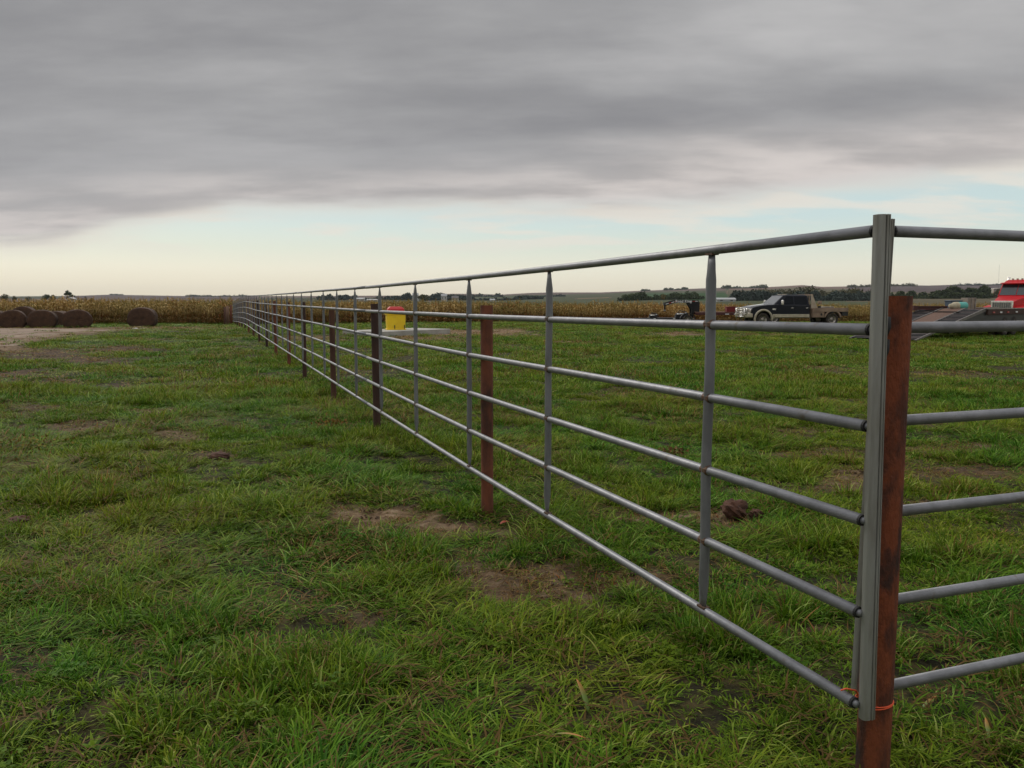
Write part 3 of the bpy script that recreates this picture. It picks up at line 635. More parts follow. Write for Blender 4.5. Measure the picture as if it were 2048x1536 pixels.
def grass_band(name, bands, kinds, label):
    X = []; Y = []
    for y0, y1, d in bands:
        x, y = strew(y0, y1, d); X.append(x); Y.append(y)
    x = np.concatenate(X); y = np.concatenate(Y); b, tone = bare(x, y)
    lush = fbm(x*.8, y*.6, 91); keep = rng.random(len(x)) > b*np.where(y < 14, .5, .66)
    # keep grass off the track, the slab and out of the corn
    trk = (x < np.interp(y, TRK[0], TRK[1])+.8+(fbm(x*.9, y*.9, 42)-.5)*2.4) & (y > 22) & (y < 47.3)
    keep &= ~trk | (rng.random(len(x)) < .05)
    gap = fbm(x*3.0, y*2.6, 101, 3)
    if kinds == 'near': keep &= rng.random(len(x)) < np.clip((gap-.32)*7, .42, 1)
    else: keep &= rng.random(len(x)) < np.clip((fbm(x*1.3, y*.8, 103, 3)-.33)*6, .25, 1)
    x, y, b, lush, gap = x[keep], y[keep], b[keep], lush[keep], gap[keep]; n = len(x)
    z = hgt(x, y)-b*.012; dirn = fbm(x*.35, y*.35, 95)*9+fbm(x*1.3, y*1.3, 96)*3
    rz = rng.uniform(0, 6.283, n); r = rng.random(n)
    if kinds == 'near':
        matted = fbm(x*.7+4, y*.7, 97); tuft = fbm(x*1.6, y*1.6, 98)
        idx = np.where(tuft > .55, rng.integers(0, 5, n), rng.integers(9, 13, n))
        m1 = (matted > .54) & (r < .55); idx = np.where(m1, rng.integers(5, 9, n), idx)
        rz = np.where(m1, dirn+rng.normal(0, .6, n), rz)
        m2 = (tuft > .60) & (r > .82); idx = np.where(m2, rng.integers(16, 19, n), idx)
        idx = np.where((b > .22), rng.integers(13, 16, n), idx)
        idx = np.where((rng.random(n) < .010) & (b < .2), rng.integers(19, 21, n), idx)
        idx = np.where((rng.random(n) < .014), rng.integers(21, 23, n), idx)
        s = rng.uniform(.75, 1.25, n)*(1+.0*y)*(.85+.5*np.clip(lush-.35, 0, .5))*np.where(y > 5, 1+.05*(y-5), 1)
        hs = s*rng.uniform(.75, 1.2, n)*np.where(y > 6, .85, 1)*np.clip(.62+(gap-.42)*2.6, .5, 1.35)
        # ragged longer growth around the feet of the posts
    else:
        idx = np.where((b > .2) | (lush < .42), rng.integers(4, 7, n), rng.integers(0, 4, n))
        s = rng.uniform(.8, 1.3, n)*np.interp(y, [14, 60], [.9, 1.9]); hs = rng.uniform(.6, 1.2, n)*np.interp(lush, [.3, .7], [.55, 1.15])
    rot = np.stack([rng.normal(0, .12, n), rng.normal(0, .12, n), rz], -1)
    dry = np.clip(b*.8+np.clip(fbm(x*.9, y*.7, 99)-.54, 0, 1)*1.2+.018, 0, .85)
    return scatter(name, near_k if kinds == 'near' else far_k, np.stack([x, y, z], -1), rot, np.stack([s, s, hs], -1), idx, dry, label, 'grass')
grass_band('near_grass', [(1.2, 3, 400), (3, 6, 380), (6, 10, 290), (10, 15, 210)], 'near', 'thick tangled green and straw grass blades of the near pasture')
grass_band('far_grass', [(13, 22, 62), (22, 36, 34), (36, 56, 18), (56, 78, 9)], 'far', 'shorter green pasture grass reaching back to the corn')
SMt = mat('soil_crumb', (.085, .05, .028), .95, 0, (.20, .135, .08), 30, 4, .6, 90, lo=.45, hi=.6, coord='Generated')
def crumb(seed):
    g = random.Random(seed); V = []; Fc = []; n = 7
    for i in range(5):
        ph = math.pi*i/4
        for k in range(n):
            t = 6.283*k/n; r = g.uniform(.65, 1.2); V.append((math.sin(ph)*math.cos(t)*r, math.sin(ph)*math.sin(t)*r*.8, math.cos(ph)*r*.6))
    for i in range(4):
        for k in range(n): Fc.append((i*n+k, i*n+(k+1) % n, (i+1)*n+(k+1) % n, (i+1)*n+k))
    return mesh_from('soil_crumb', V, Fc, [.5]*len(V), SMt)
def straw(seed):
    g = random.Random(seed); V = []; Fc = []; t = []
    for k in range(12):
        a = g.uniform(0, 6.28); c = Vector((g.uniform(-.07, .07), g.uniform(-.07, .07), g.uniform(.004, .03))); L = g.uniform(.03, .09); d = Vector((math.cos(a), math.sin(a), g.uniform(-.15, .2)))*L; q = Vector((-math.sin(a), math.cos(a), 0))*g.uniform(.0012, .003); b = len(V)
        V += [c-q, c+q, c+d*.5+q+Vector((0, 0, .006)), c+d*.5-q+Vector((0, 0, .006)), c+d+q*.4, c+d-q*.4]; Fc += [(b, b+1, b+2, b+3), (b+3, b+2, b+4, b+5)]; t += [.001+.03*g.random()]*6
    me = mesh_from('straw', V, Fc, t, GM); return me
def litterfall():
    X, Y = [], []
    for y0, y1, d in ((1.4, 6, 420), (6, 12, 160), (12, 34, 22)):
        x, y = strew(y0, y1, d); X.append(x); Y.append(y)
    x = np.concatenate(X); y = np.concatenate(Y); b, tn = bare(x, y); k = rng.random(len(x)) < b*.8; x, y, b = x[k], y[k], b[k]; n = len(x)
    s = rng.uniform(.003, .012, n)*(1+1.3*(rng.random(n) < .06))*np.interp(y, [5, 30], [1, 2.2]); z = hgt(x, y)-b*.012+s*.2
    scatter('soil_crumbs', [crumb(i) for i in range(5)], np.stack([x, y, z], -1), np.stack([rng.normal(0, .5, n), rng.normal(0, .5, n), rng.uniform(0, 6.28, n)], -1), np.stack([s, s, s], -1), rng.integers(0, 5, n), np.zeros(n), 'crumbs and small clods of brown soil on the bare patches', 'soil crumbs')
    X, Y = [], []
    for y0, y1, d in ((1.4, 6, 15), (6, 12, 9)):
        x, y = strew(y0, y1, d); X.append(x); Y.append(y)
    x = np.concatenate(X); y = np.concatenate(Y); b, tn = bare(x, y); n = len(x); up = np.where(b > .25, .004, .035)
    scatter('dead_straw', [straw(i) for i in range(4)], np.stack([x, y, hgt(x, y)+up], -1), np.stack([rng.normal(0, .15, n), rng.normal(0, .15, n), rng.uniform(0, 6.28, n)], -1), np.stack([rng.uniform(.7, 1.4, n)]*3, -1), rng.integers(0, 4, n), np.ones(n)*.9, 'dead straw and dry stems strewn through the near grass', 'straw')
litterfall()
# ------------------------------------------------------------------ corn
CM = blade_mat('dry_corn_leaves',
    [(0, (.20, .110, .026)), (.5, (.42, .25, .070)), (1, (.66, .48, .23))],
    [(0, (.12, .115, .026)), (.5, (.27, .21, .058)), (1, (.54, .41, .16))],
    [(0, (.13, .048, .012)), (.5, (.28, .115, .030)), (1, (.50, .27, .085))], nscale=.09, trans=.25, rough=.7)
def corn(seed, h=1.75, dark=0):
    g = random.Random(seed); V = []; Fc = []; t = []
    def strip(pts, ws, side, tt):
        s = len(V)
        for p, w in zip(pts, ws):
            V.append(tuple(p-side*w)); V.append(tuple(p+side*w)); t.extend([tt, tt])
        for i in range(len(pts)-1): b = s+2*i; Fc.append((b, b+1, b+3, b+2))
    for k in range(4):                       # the stalk, four faces round
        a = k*1.571; b = a+1.571; r0, r1 = .013, .006; s = len(V)
        V.extend([(math.cos(a)*r0, math.sin(a)*r0, 0), (math.cos(b)*r0, math.sin(b)*r0, 0), (math.cos(b)*r1, math.sin(b)*r1, h*.93), (math.cos(a)*r1, math.sin(a)*r1, h*.93)]); t.extend([.55]*4); Fc.append((s, s+1, s+2, s+3))
    a0 = g.uniform(0, 3.14)
    for k in range(11):
        z = h*(.14+.075*k); a = a0+k*3.14+g.uniform(-.5, .5); L = g.uniform(.35, .6)*(1 if k > 2 else .7); dx, dy = math.cos(a), math.sin(a); side = Vector((-dy, dx, 0)); pit = g.uniform(.5, 1.25); pts = []; p = Vector((0, 0, z))
        for i in range(6):
            pts.append(p.copy()); p = p+Vector((dx*math.cos(pit), dy*math.cos(pit), math.sin(pit)))*L/5; pit -= g.uniform(.35, .75)
        strip(pts, [.010, .026, .030, .024, .014, .002], (side+Vector((0, 0, g.uniform(-.4, .4)))).normalized(), g.random()*.75+.2 if k > 3 else g.random()*.3)
    for k in range(6):                       # tassel
        a = g.uniform(0, 6.28); b = Vector((math.cos(a)*.07, math.sin(a)*.07, h*1.04)); strip([Vector((0, 0, h*.9)), b], [.004, .003], Vector((-math.sin(a), math.cos(a), 0)), .6)
    # ear
    s = len(V); zz = h*.5; a = a0+1
    for q, r in ((0, .012), (.08, .028), (.18, .022), (.25, .004)):
        for k in range(5): V.append((math.cos(a)*(.03+q*.4)+math.cos(k*1.257)*r, math.sin(a)*(.03+q*.4)+math.sin(k*1.257)*r, zz+q)); t.append(.95)
    for i in range(3):
        for k in range(5): Fc.append((s+i*5+k, s+i*5+(k+1) % 5, s+(i+1)*5+(k+1) % 5, s+(i+1)*5+k))
    return mesh_from('corn_plant', V, Fc, t, CM)
corn_k = [corn(s) for s in range(7)]
def corn_front(x): return np.interp(x, [-80, -40, -22, -12, 0, 20, 45, 100], [59, 60, 62, 64, 68, 74, 77, 80])
def corn_field():
    X = []; Y = []
    for d0, d1, dens in ((0, 5, 9), (5, 16, 4.5), (16, 55, 2.0)):
        n = int(150*(d1-d0)*dens); x = rng.uniform(-75, 80, n); d = rng.uniform(d0, d1, n)
        d = d0+np.round((d-d0)/.76)*.76+rng.normal(0, .07, n); X.append(x); Y.append(corn_front(x)+d)
    x = np.concatenate(X); y = np.concatenate(Y)+(fbm(x*.5, x*0, 5)-.5)*.6; z = hbase(x, y)-.02; n = len(x)
    s = rng.uniform(.86, 1.1, n)*(1+(fbm(x*.35, y*.35, 8)-.5)*.26)
    s *= rng.choice([.9, 1, 1, 1.06], n)*np.interp(x, [-60, -20, 0, 30], [1.06, 1.03, .98, .97])
    rot = np.stack([rng.normal(0, .07, n), rng.normal(0, .07, n), rng.uniform(0, 6.28, n)], -1)
    scatter('corn_field', corn_k, np.stack([x, y, z], -1), rot, np.stack([s*1.15, s*1.15, s], -1), rng.integers(0, 7, n), np.clip(fbm(x*.2, y*.2, 44)*.5, 0, 1), 'ripe brown standing corn filling the field beyond the pasture', 'corn field')
corn_field()
# ------------------------------------------------------------------ pipe fence
C0 = Vector((1.010, 2.31, 0)); FD = Vector((-.3475, .9377, 0)); FN = Vector((-.9377, -.3475, 0))   # start, along, towards camera
TOPZ = [(0, 1.695), (3.7, 1.668), (7.5, 1.665), (14, 1.675), (22.5, 1.69), (31, 1.72), (38, 1.765), (42, 1.76), (50, 1.66), (60, 1.475), (64, 1.44)]
def topz(s): return float(interp(s, TOPZ))
RAILS = [0, .274, .548, .822, 1.096, 1.372]
RR, SR = .0172, .0190
def fpt(s, z, off=0): return Vector((C0.x+FD.x*s+FN.x*off, C0.y+FD.y*s+FN.y*off, z))
fence = empty('pipe_fence', (C0.x, C0.y, 0))
tag(fence, 'long six rail galvanised pipe fence running from the corner post to the corn', 'fence')
def child(mb, name, mt, par, org, **k):
    """build in world numbers, then sit it under par"""
    mb.v = [tuple(Vector(v)-org) for v in mb.v]; return mb.build(name, mt, par, **k)
PANEL = 7.8; FO = Vector((C0.x, C0.y, 0)); NP = 8
for pn in range(NP):
    a, b = pn*PANEL, min((pn+1)*PANEL, 62.0)
    ss = np.linspace(a, b, 9)
    for ri, dz in enumerate(RAILS):
        s_ = [max(q, .004) if pn == 0 else q+(.006 if i == 0 else 0) for i, q in enumerate(ss)]
        j = (rng.random()-.5)*.006
        mb = MB(); mb.tube([fpt(q, topz(q)-dz+j*math.sin(i)) for i, q in enumerate(s_)], RR, 12 if pn < 2 else 8)
        rl = child(mb, 'rail', M['galv'], fence, FO, smooth=True)
        if pn == 0:      # black ring painted as the shadow in the gap between rail and stile
            mb = MB(); mb.tube([fpt(.006, topz(0)-dz), fpt(-.001, topz(0)-dz)], [RR*1.03, RR*.96], 14)
            child(mb, 'rail_gap_shade', M['dark_hole'], rl, FO, smooth=False)
            mb = MB(); mb.tube([fpt(.004, topz(0)-dz), fpt(-.012, topz(0)-dz)], [.0115, .010], 10); child(mb, 'rail_spigot', M['galv_stay'], rl, FO, smooth=True)
        elif ri in (1, 3, 5) or pn < 3:
            mb = MB(); mb.tube([fpt(a-.004, topz(a)-dz), fpt(a+.008, topz(a)-dz)], RR*1.045, 10); child(mb, 'rail_joint', M['weld'], rl, FO, smooth=True)
STAYS = [.79, 2.33, 3.79, 5.40, 7.0]
def stay(s, tz, near, fn_pt, dirv, normal, par, org, lean=0):
    pts = []; rad = []
    lv = [RAILS[0]+RR*.9] ; zs = []
    zs.append((RAILS[0]+RR, .0035)); zs.append((RAILS[0]+RR+.035, .010)); zs.append((RAILS[0]+.11, SR))
    for k in range(1, 5): zs += [(RAILS[k]-.055, SR), (RAILS[k], SR*1.06), (RAILS[k]+.055, SR*.97)]
    zs += [(RAILS[5]-.11, SR), (RAILS[5]-RR-.035, .010), (RAILS[5]-RR, .004)]
    for i, (dz, rn) in enumerate(zs):
        q = lean*(dz/1.37-.5)+ (.0035*math.sin(dz*9+s))
        pts.append(fn_pt(s+q, tz-dz)); ra = SR*(1.15 if rn < .011 else 1.0); rad.append((ra, rn))
    mb = MB(); mb.tube(pts, rad, 12 if near else 8, True, up=tuple(dirv))
    st = child(mb, 'stay', M['galv_stay'], par, org, smooth=True)
    if near:
        mb = MB()
        for k in range(1, 5):
            c = fn_pt(s+lean*(RAILS[k]/1.37-.5), tz-RAILS[k])
            MB_ = MB(); MB_.tube([c-Vector(dirv)*(SR*1.25), c-Vector(dirv)*(SR*.8), c+Vector(dirv)*(SR*.80), c+Vector(dirv)*(SR*1.25)], [RR*1.03, RR*1.2, RR*1.2, RR*1.03], 10, False); child(MB_, 'weld', M['weld'], st, org, smooth=False)
        for dz in (RR*.95, 1.372-RR*.95):
            c = fn_pt(s, tz-dz); mb = MB(); mb.box(c, (.046, .03, .007), Matrix.Rotation(math.atan2(dirv[1], dirv[0]), 3, 'Z')); child(mb, 'weld', M['weld'], st, org)
for pn in range(NP):
    for s in STAYS:
        q = s+pn*PANEL
        if q < 61.5: stay(q, topz(q), pn < 2, lambda s2, z: fpt(s2, z), FD, FN, fence, FO, (rng.random()-.5)*.02+.008)
# end stile of the first panel, a touch out of plumb
def stile(pt, pb, r, par, org, name='end_stile', mt='galv_dirty', up=None):
    # roll-formed section: broad rounded web with two narrow ribs down its right side; q across, w towards the camera side
    prof = [(-1, -.5), (-1, .15), (-.93, .45), (-.75, .66), (-.45, .78), (-.1, .80), (.08, .74), (.14, .55), (.20, .55), (.26, .80), (.40, .86), (.52, .80), (.58, .50), (.64, .50), (.70, .70), (.84, .74), (.96, .6), (1, .3), (1, -.5), (.9, -.62), (-.9, -.62)]
    mb = MB(); n = 10; d = (pb-pt).normalized(); u = Vector((.97, .24, 0)); u = (u-d*u.dot(d)).normalized(); w = Vector((0, -1, 0)); w = (w-d*w.dot(d)-u*w.dot(u)).normalized(); k = len(prof); V = []
    for i in range(n+1):
        c = pt.lerp(pb, i/n)
        for a_, b_ in prof: V.append(c+u*a_*r+w*b_*r)
    mb.add(V, [(i*k+j, i*k+(j+1) % k, (i+1)*k+(j+1) % k, (i+1)*k+j) for i in range(n) for j in range(k)]+[tuple(range(k)), tuple(n*k+j for j in range(k))])
    return child(mb, name, M[mt], par, org, smooth=False, bevel=.0012)
e1t = W(1764, 429, 2.285); e1b = W(1733, 1436, 2.30)
stile(e1t, e1b, .0205, fence, FO, up=tuple(FD))
# posts of the long run
POSTS = [(975, 607, 1047, 5.50, 'rust', .043), (757, 604, 884, None, 'rust_dark', .043), (667, 617, 812, None, 'rust_brown', .043), (608, 604, 768, None, 'rust_dark', .042), (578, 606, 741, None, 'rust', .042),
         (551, 604, 711, None, 'rust', .042), (533, 604, 702, None, 'rust_dark', .042), (518, 605, 683, None, 'rust_dark', .042)]
def post(x, y, zt, zb, r, mt, par, org, lean=(0, 0)):
    mb = MB(); n = 18
    mb.tube([(x+lean[0], y+lean[1], zt), (x, y, zb)], r, n, False); mb.tube([(x+lean[0], y+lean[1], zt), (x+lean[0]*.7, y+lean[1]*.7, zt-.3)], r*.9, n, False)
    V = []
    for k in range(n):
        t = 2*math.pi*k/n
        for q in (r, r*.9): V.append((x+lean[0]+math.cos(t)*q, y+lean[1]+math.sin(t)*q, zt))
    mb.add(V, [(2*k, 2*((k+1) % n), 2*((k+1) % n)+1, 2*k+1) for k in range(n)])
    return child(mb, 'post', M[mt], par, org, smooth=True)
OFF = -.060
PXS = [974, 753, 666, 608, 577, 551, 533, 518, 506.5, 497]
def s_of(px):
    a, b = .5, 70
    for _ in range(50):
        m_ = (a+b)/2; q = fpt(m_, 0, OFF); a, b = (m_, b) if 1024+F*q.x/(q.y*CP+.9*SP) > px else (a, m_)
    return a
for i in range(18):
    s = s_of(PXS[i]) if i < len(PXS) else s_of(PXS[-1])+3.885*(i-len(PXS)+1)
    if s > 61.5: break
    p = fpt(s, 0, OFF); mt = POSTS[i][4] if i < len(POSTS) else ('rust', 'rust_dark', 'rust_brown')[i % 3]
    top = topz(s)-.195-(.10 if i == 2 else 0)+(.02*math.sin(i*3))
    po = post(p.x, p.y, top, H(p.x, p.y)-.25, .043, mt, fence, FO, (.01*math.sin(i*5), .006*math.cos(i*3)))
# corner post
cb = W(1745, 1500, 2.395); ct = W(1789, 592, 2.395)
cp = post(cb.x+.002, cb.y, ct.z, -.3, .0490, 'rust_corner', fence, FO, (ct.x-cb.x-.002, 0)); cp['label'] = 'thick bright rusty corner post'
# second run, square to the first
F2D = Vector((.9377, .3475, 0)); F2N = Vector((.3475, -.9377, 0)); D0 = W(1781, 462, 2.472); D0.z = 0
f2 = empty('pipe_fence', (D0.x, D0.y, 0)); tag(f2, 'short visible run of grey pipe fence leaving the corner post to the right edge', 'fence')
TZ2 = 1.708
def f2pt(s, z): return Vector((D0.x+F2D.x*s, D0.y+F2D.y*s, z))
R2 = [0, .287, .572, .857, 1.142, 1.424]
for dz in R2:
    mb = MB(); mb.tube([f2pt(.008+q*1.2, TZ2-dz) for q in range(7)], RR, 14); rl = child(mb, 'rail', M['galv'], f2, D0, smooth=True)
    mb = MB(); mb.tube([f2pt(.010, TZ2-dz), f2pt(.003, TZ2-dz)], RR*1.03, 12); child(mb, 'rail_gap_shade', M['dark_hole'], rl, D0)  # black ring painted as gap shadow, as on the first run
    mb = MB(); mb.tube([f2pt(.01, TZ2-dz), f2pt(-.025, TZ2-dz)], .0125, 10); child(mb, 'rail_spigot', M['weld'], rl, D0, smooth=True)
RAILS_ = RAILS
for s in (1.55, 3.1, 4.65, 6.2): stay(s, TZ2, True, f2pt, F2D, F2N, f2, D0)
stile(W(1774, 438, 2.465), W(1716, 1379, 2.48), .0195, f2, D0, up=tuple(F2D))
for s in (3.9,): p = f2pt(s, 0)-F2N*.062; post(p.x, p.y, 1.5, -.2, .043, 'rust', f2, D0)
# blackened weld burn where stile and post meet
mb = MB()
for py, r in ((655, .012), (700, .010), (1345, .010)):
    c = W(1774-(py-650)*.045, py, 2.325); mb.tube([c+Vector((-.004, 0, -.03)), c, c+Vector((.006, 0, .03))], [.004, r, .004], 8)
child(mb, 'weld_bead', M['dark_hole'], fence, FO, smooth=True)
# orange wire tied round the corner
def ring(c, r, tilt, seg=26, a0=0, a1=6.283, ry=None):
    return [Vector((c.x+math.cos(a0+(a1-a0)*i/seg)*r, c.y+math.sin(a0+(a1-a0)*i/seg)*(ry or r), c.z+tilt*math.cos(a0+(a1-a0)*i/seg))) for i in range(seg+1)]
wc = W(1749, 1402, 2.395); mb = MB()
mb.tube(ring(wc, 0.0525, .008), .0022, 6); mb.tube(ring(wc+Vector((-.001, 0, .006)), 0.0525, .003), .0022, 6)
l = W(1712, 1381, 2.34); mb.tube([wc+Vector((-.052, -.02, .01)), l, l+Vector((-.02, -.01, .008)), l+Vector((-.035, -.012, .012)), l+Vector((-.05, -.01, .005))], .0024, 6)
tag(mb.build('tie_wire', M['wire'], None, smooth=True), 'bright orange wire twisted round the foot of the rusty corner post', 'wire')
# posts beyond the far end of the fence
for k, (px, yb, yt, mt, lb) in enumerate(((449, 648, 614, 'rust_brown', 'leftmost of the three brown posts beside the far fence end'), (454.5, 648, 612, 'wood_post', 'pale brown middle post of the three beside the far fence end'), (461, 648, 610, 'rust', 'brown end post touching the far end of the pipe fence'))):
    Y = 60.5+k*.3; p = W(px, yt, Y); mb = MB(); gz = H(p.x, p.y)
    n = 16; r = .11 if k == 1 else .075
    mb.tube([(0, 0, -.4), (0, 0, (p.z-gz)*.5), (.02, 0, p.z-gz)], [r, r*1.03, r*.95], n)
    o = mb.build('brown_post', M[mt], None, smooth=True); o.location = (p.x, p.y, gz); tag(o, lb, 'post', 'brown posts beside the far fence end')
# ------------------------------------------------------------------ slab and waterer
SB = Vector((-5.6, 35.0, 0)); sd1 = Vector((.6, .8, 0)); sd2 = Vector((-.8, .6, 0))
sc = SB+sd1*2.25+sd2*1.2
slab = MB().box((0, 0, .0), (4.5, 2.4, .44)).build('concrete_pad', M['concrete'], None, bevel=.015)
slab.location = (sc.x, sc.y, 0.0); slab.rotation_euler = (0, 0, math.atan2(.8, .6)); tag(slab, 'raised pale concrete pad under the yellow waterer', 'concrete pad')
wt = empty('cattle_waterer', (-5.32, 37.55, .22), R(14)); tag(wt, 'yellow plastic cattle waterer with red lid standing on the concrete pad', 'waterer')
MB().box((0, 0, .35), (.80, .74, .70), top=1.06).build('tank_body', M['yellow'], wt, bevel=.04)
MB().box((0, 0, .73), (.93, .84, .10)).build('rim', M['yellow'], wt, bevel=.025)
MB().box((0, 0, .02), (.88, .80, .05)).build('base_flange', M['yellow'], wt, bevel=.01)
mb = MB(); mb.add([(-.38, -.36, .78), (.38, -.36, .78), (.38, .36, .78), (-.38, .36, .78), (-.36, -.34, .95), (.36, -.34, .95), (.36, .34, .95), (-.36, .34, .95), (-.26, -.25, 1.05), (.26, -.25, 1.05), (.26, .25, 1.05), (-.26, .25, 1.05)],
    [(0, 1, 5, 4), (1, 2, 6, 5), (2, 3, 7, 6), (3, 0, 4, 7), (4, 5, 9, 8), (5, 6, 10, 9), (6, 7, 11, 10), (7, 4, 8, 11), (8, 9, 10, 11)])
mb.build('lid', M['redplastic'], wt, bevel=.02)
for xx in (-.08, .36): MB().box((xx, -.405, .14), (.035, .03, .16)).build('latch', M['blackplastic'], wt)
# ------------------------------------------------------------------ hay bales
def bale(px, Y, w, h, dep, rz, label, seed):
    x = (px-1024)/F*Y; z = H(x, Y); g = random.Random(seed); mb = MB(); n = 44; prof = []
    rings = [(-.5, .02), (-.5, .3), (-.5, .55), (-.5, .8), (-.485, .95), (-.45, 1.0)]+[(q, 1.0) for q in np.linspace(-.36, .36, 9)]+[(.45, 1.0), (.485, .95), (.5, .8), (.5, .5), (.5, .02)]
    ph = g.uniform(0, 6)
    for (q, rr) in rings:
        for k in range(n):
            t = 2*math.pi*k/n; c, s_ = math.cos(t), math.sin(t)
            cc = math.copysign(abs(c)**.92, c)*w/2; zz = s_*h/2*1.04
            zz = max(zz, -h/2*.86)                         # settled flat underneath
            j = 1+.018*math.sin(t*5+q*9+ph)+.012*g.uniform(-1, 1)
            cc *= 1+.06*max(0, -s_)
            prof.append((cc*rr*j, q*dep+(.012*math.sin(rr*40) if rr < .9 else 0)+.008*g.uniform(-1, 1), h*.43+zz*rr*j))
    m_ = len(rings); mb.add(prof, [(i*n+k, i*n+(k+1) % n, (i+1)*n+(k+1) % n, (i+1)*n+k) for i in range(m_-1) for k in range(n)]+[tuple(range(n)), tuple((m_-1)*n+k for k in range(n))])
    # loose straws
    for k in range(240):
        t = g.uniform(-.3, 3.4); q = g.uniform(-.5, .5)*dep; p = Vector((math.cos(t)*w/2, q, h*.43+math.sin(t)*h/2)); d = Vector((g.uniform(-1, 1), g.uniform(-1, 1), g.uniform(-.6, .6))).normalized()*.09
        mb.add([p, p+d, p+d+Vector((0, 0, .012)), p+Vector((0, 0, .014))], [(0, 1, 2, 3)])
    o = mb.build('hay_bale', M['hay'], None, smooth=True); o.location = (x, Y, z-.03); o.rotation_euler = (0, 0, rz); tag(o, label, 'hay bale', 'old round hay bales along the corn'); return o
bale(288, 53.5, 1.66, 1.36, 1.4, R(14), 'brown slumped round bale standing alone nearest the fence end', 1)
bale(157, 51, 1.68, 1.20, 1.4, R(26), 'wide brown round bale at the right end of the bale row', 2)
bale(120, 53.5, 1.5, 1.10, 1.3, R(5), 'mostly hidden low bale wedged between the two right row bales', 3)
bale(88, 50.5, 1.58, 1.17, 1.4, R(24), 'dark round bale in the row second from its right end', 4)
bale(52, 53.5, 1.6, 1.42, 1.4, R(22), 'taller bale peeking over from behind the front row at left', 5)
bale(29, 50.3, 1.5, 1.17, 1.4, R(28), 'dark round bale in front of the taller bale at left', 6)
bale(-10, 50, 1.55, 1.17, 1.4, R(20), 'dark bale cut by the left edge of the photo', 7)
# ------------------------------------------------------------------ wheels
def wheel(par, x, y, r, w, side, rim='rim', name='wheel', dual=False, spokes=8):
    """wheel centred at (x,y,r); side=+1 when its face looks towards +y"""
    e = MB(); f = side*w/2
    e.lathe([(r*.62, -w/2), (r*.93, -w/2), (r, -w*.36), (r, w*.36), (r*.93, w/2), (r*.62, w/2), (r*.62, -w/2)], (x, y, r), 'y', 28)
    t = e.build(name, M['tyre'], par, smooth=True)
    h = MB(); h.lathe([(0, f*.45), (r*.16, f*.75), (r*.2, f*.5), (r*.5, f*.35), (r*.6, f*.9), (r*.64, f*.95)], (x, y, r), 'y', 28)
    h.build('rim', M[rim], t, smooth=True)
    k = MB()
    for i in range(spokes):
        a = 2*math.pi*i/spokes+.2; k.lathe([(0, f*.62), (r*.085, f*.60), (r*.085, f*.3)], (x+math.cos(a)*r*.37, y, r+math.sin(a)*r*.37), 'y', 8)
    k.build('rim_hole', M['dark_hole'], t)
    return t
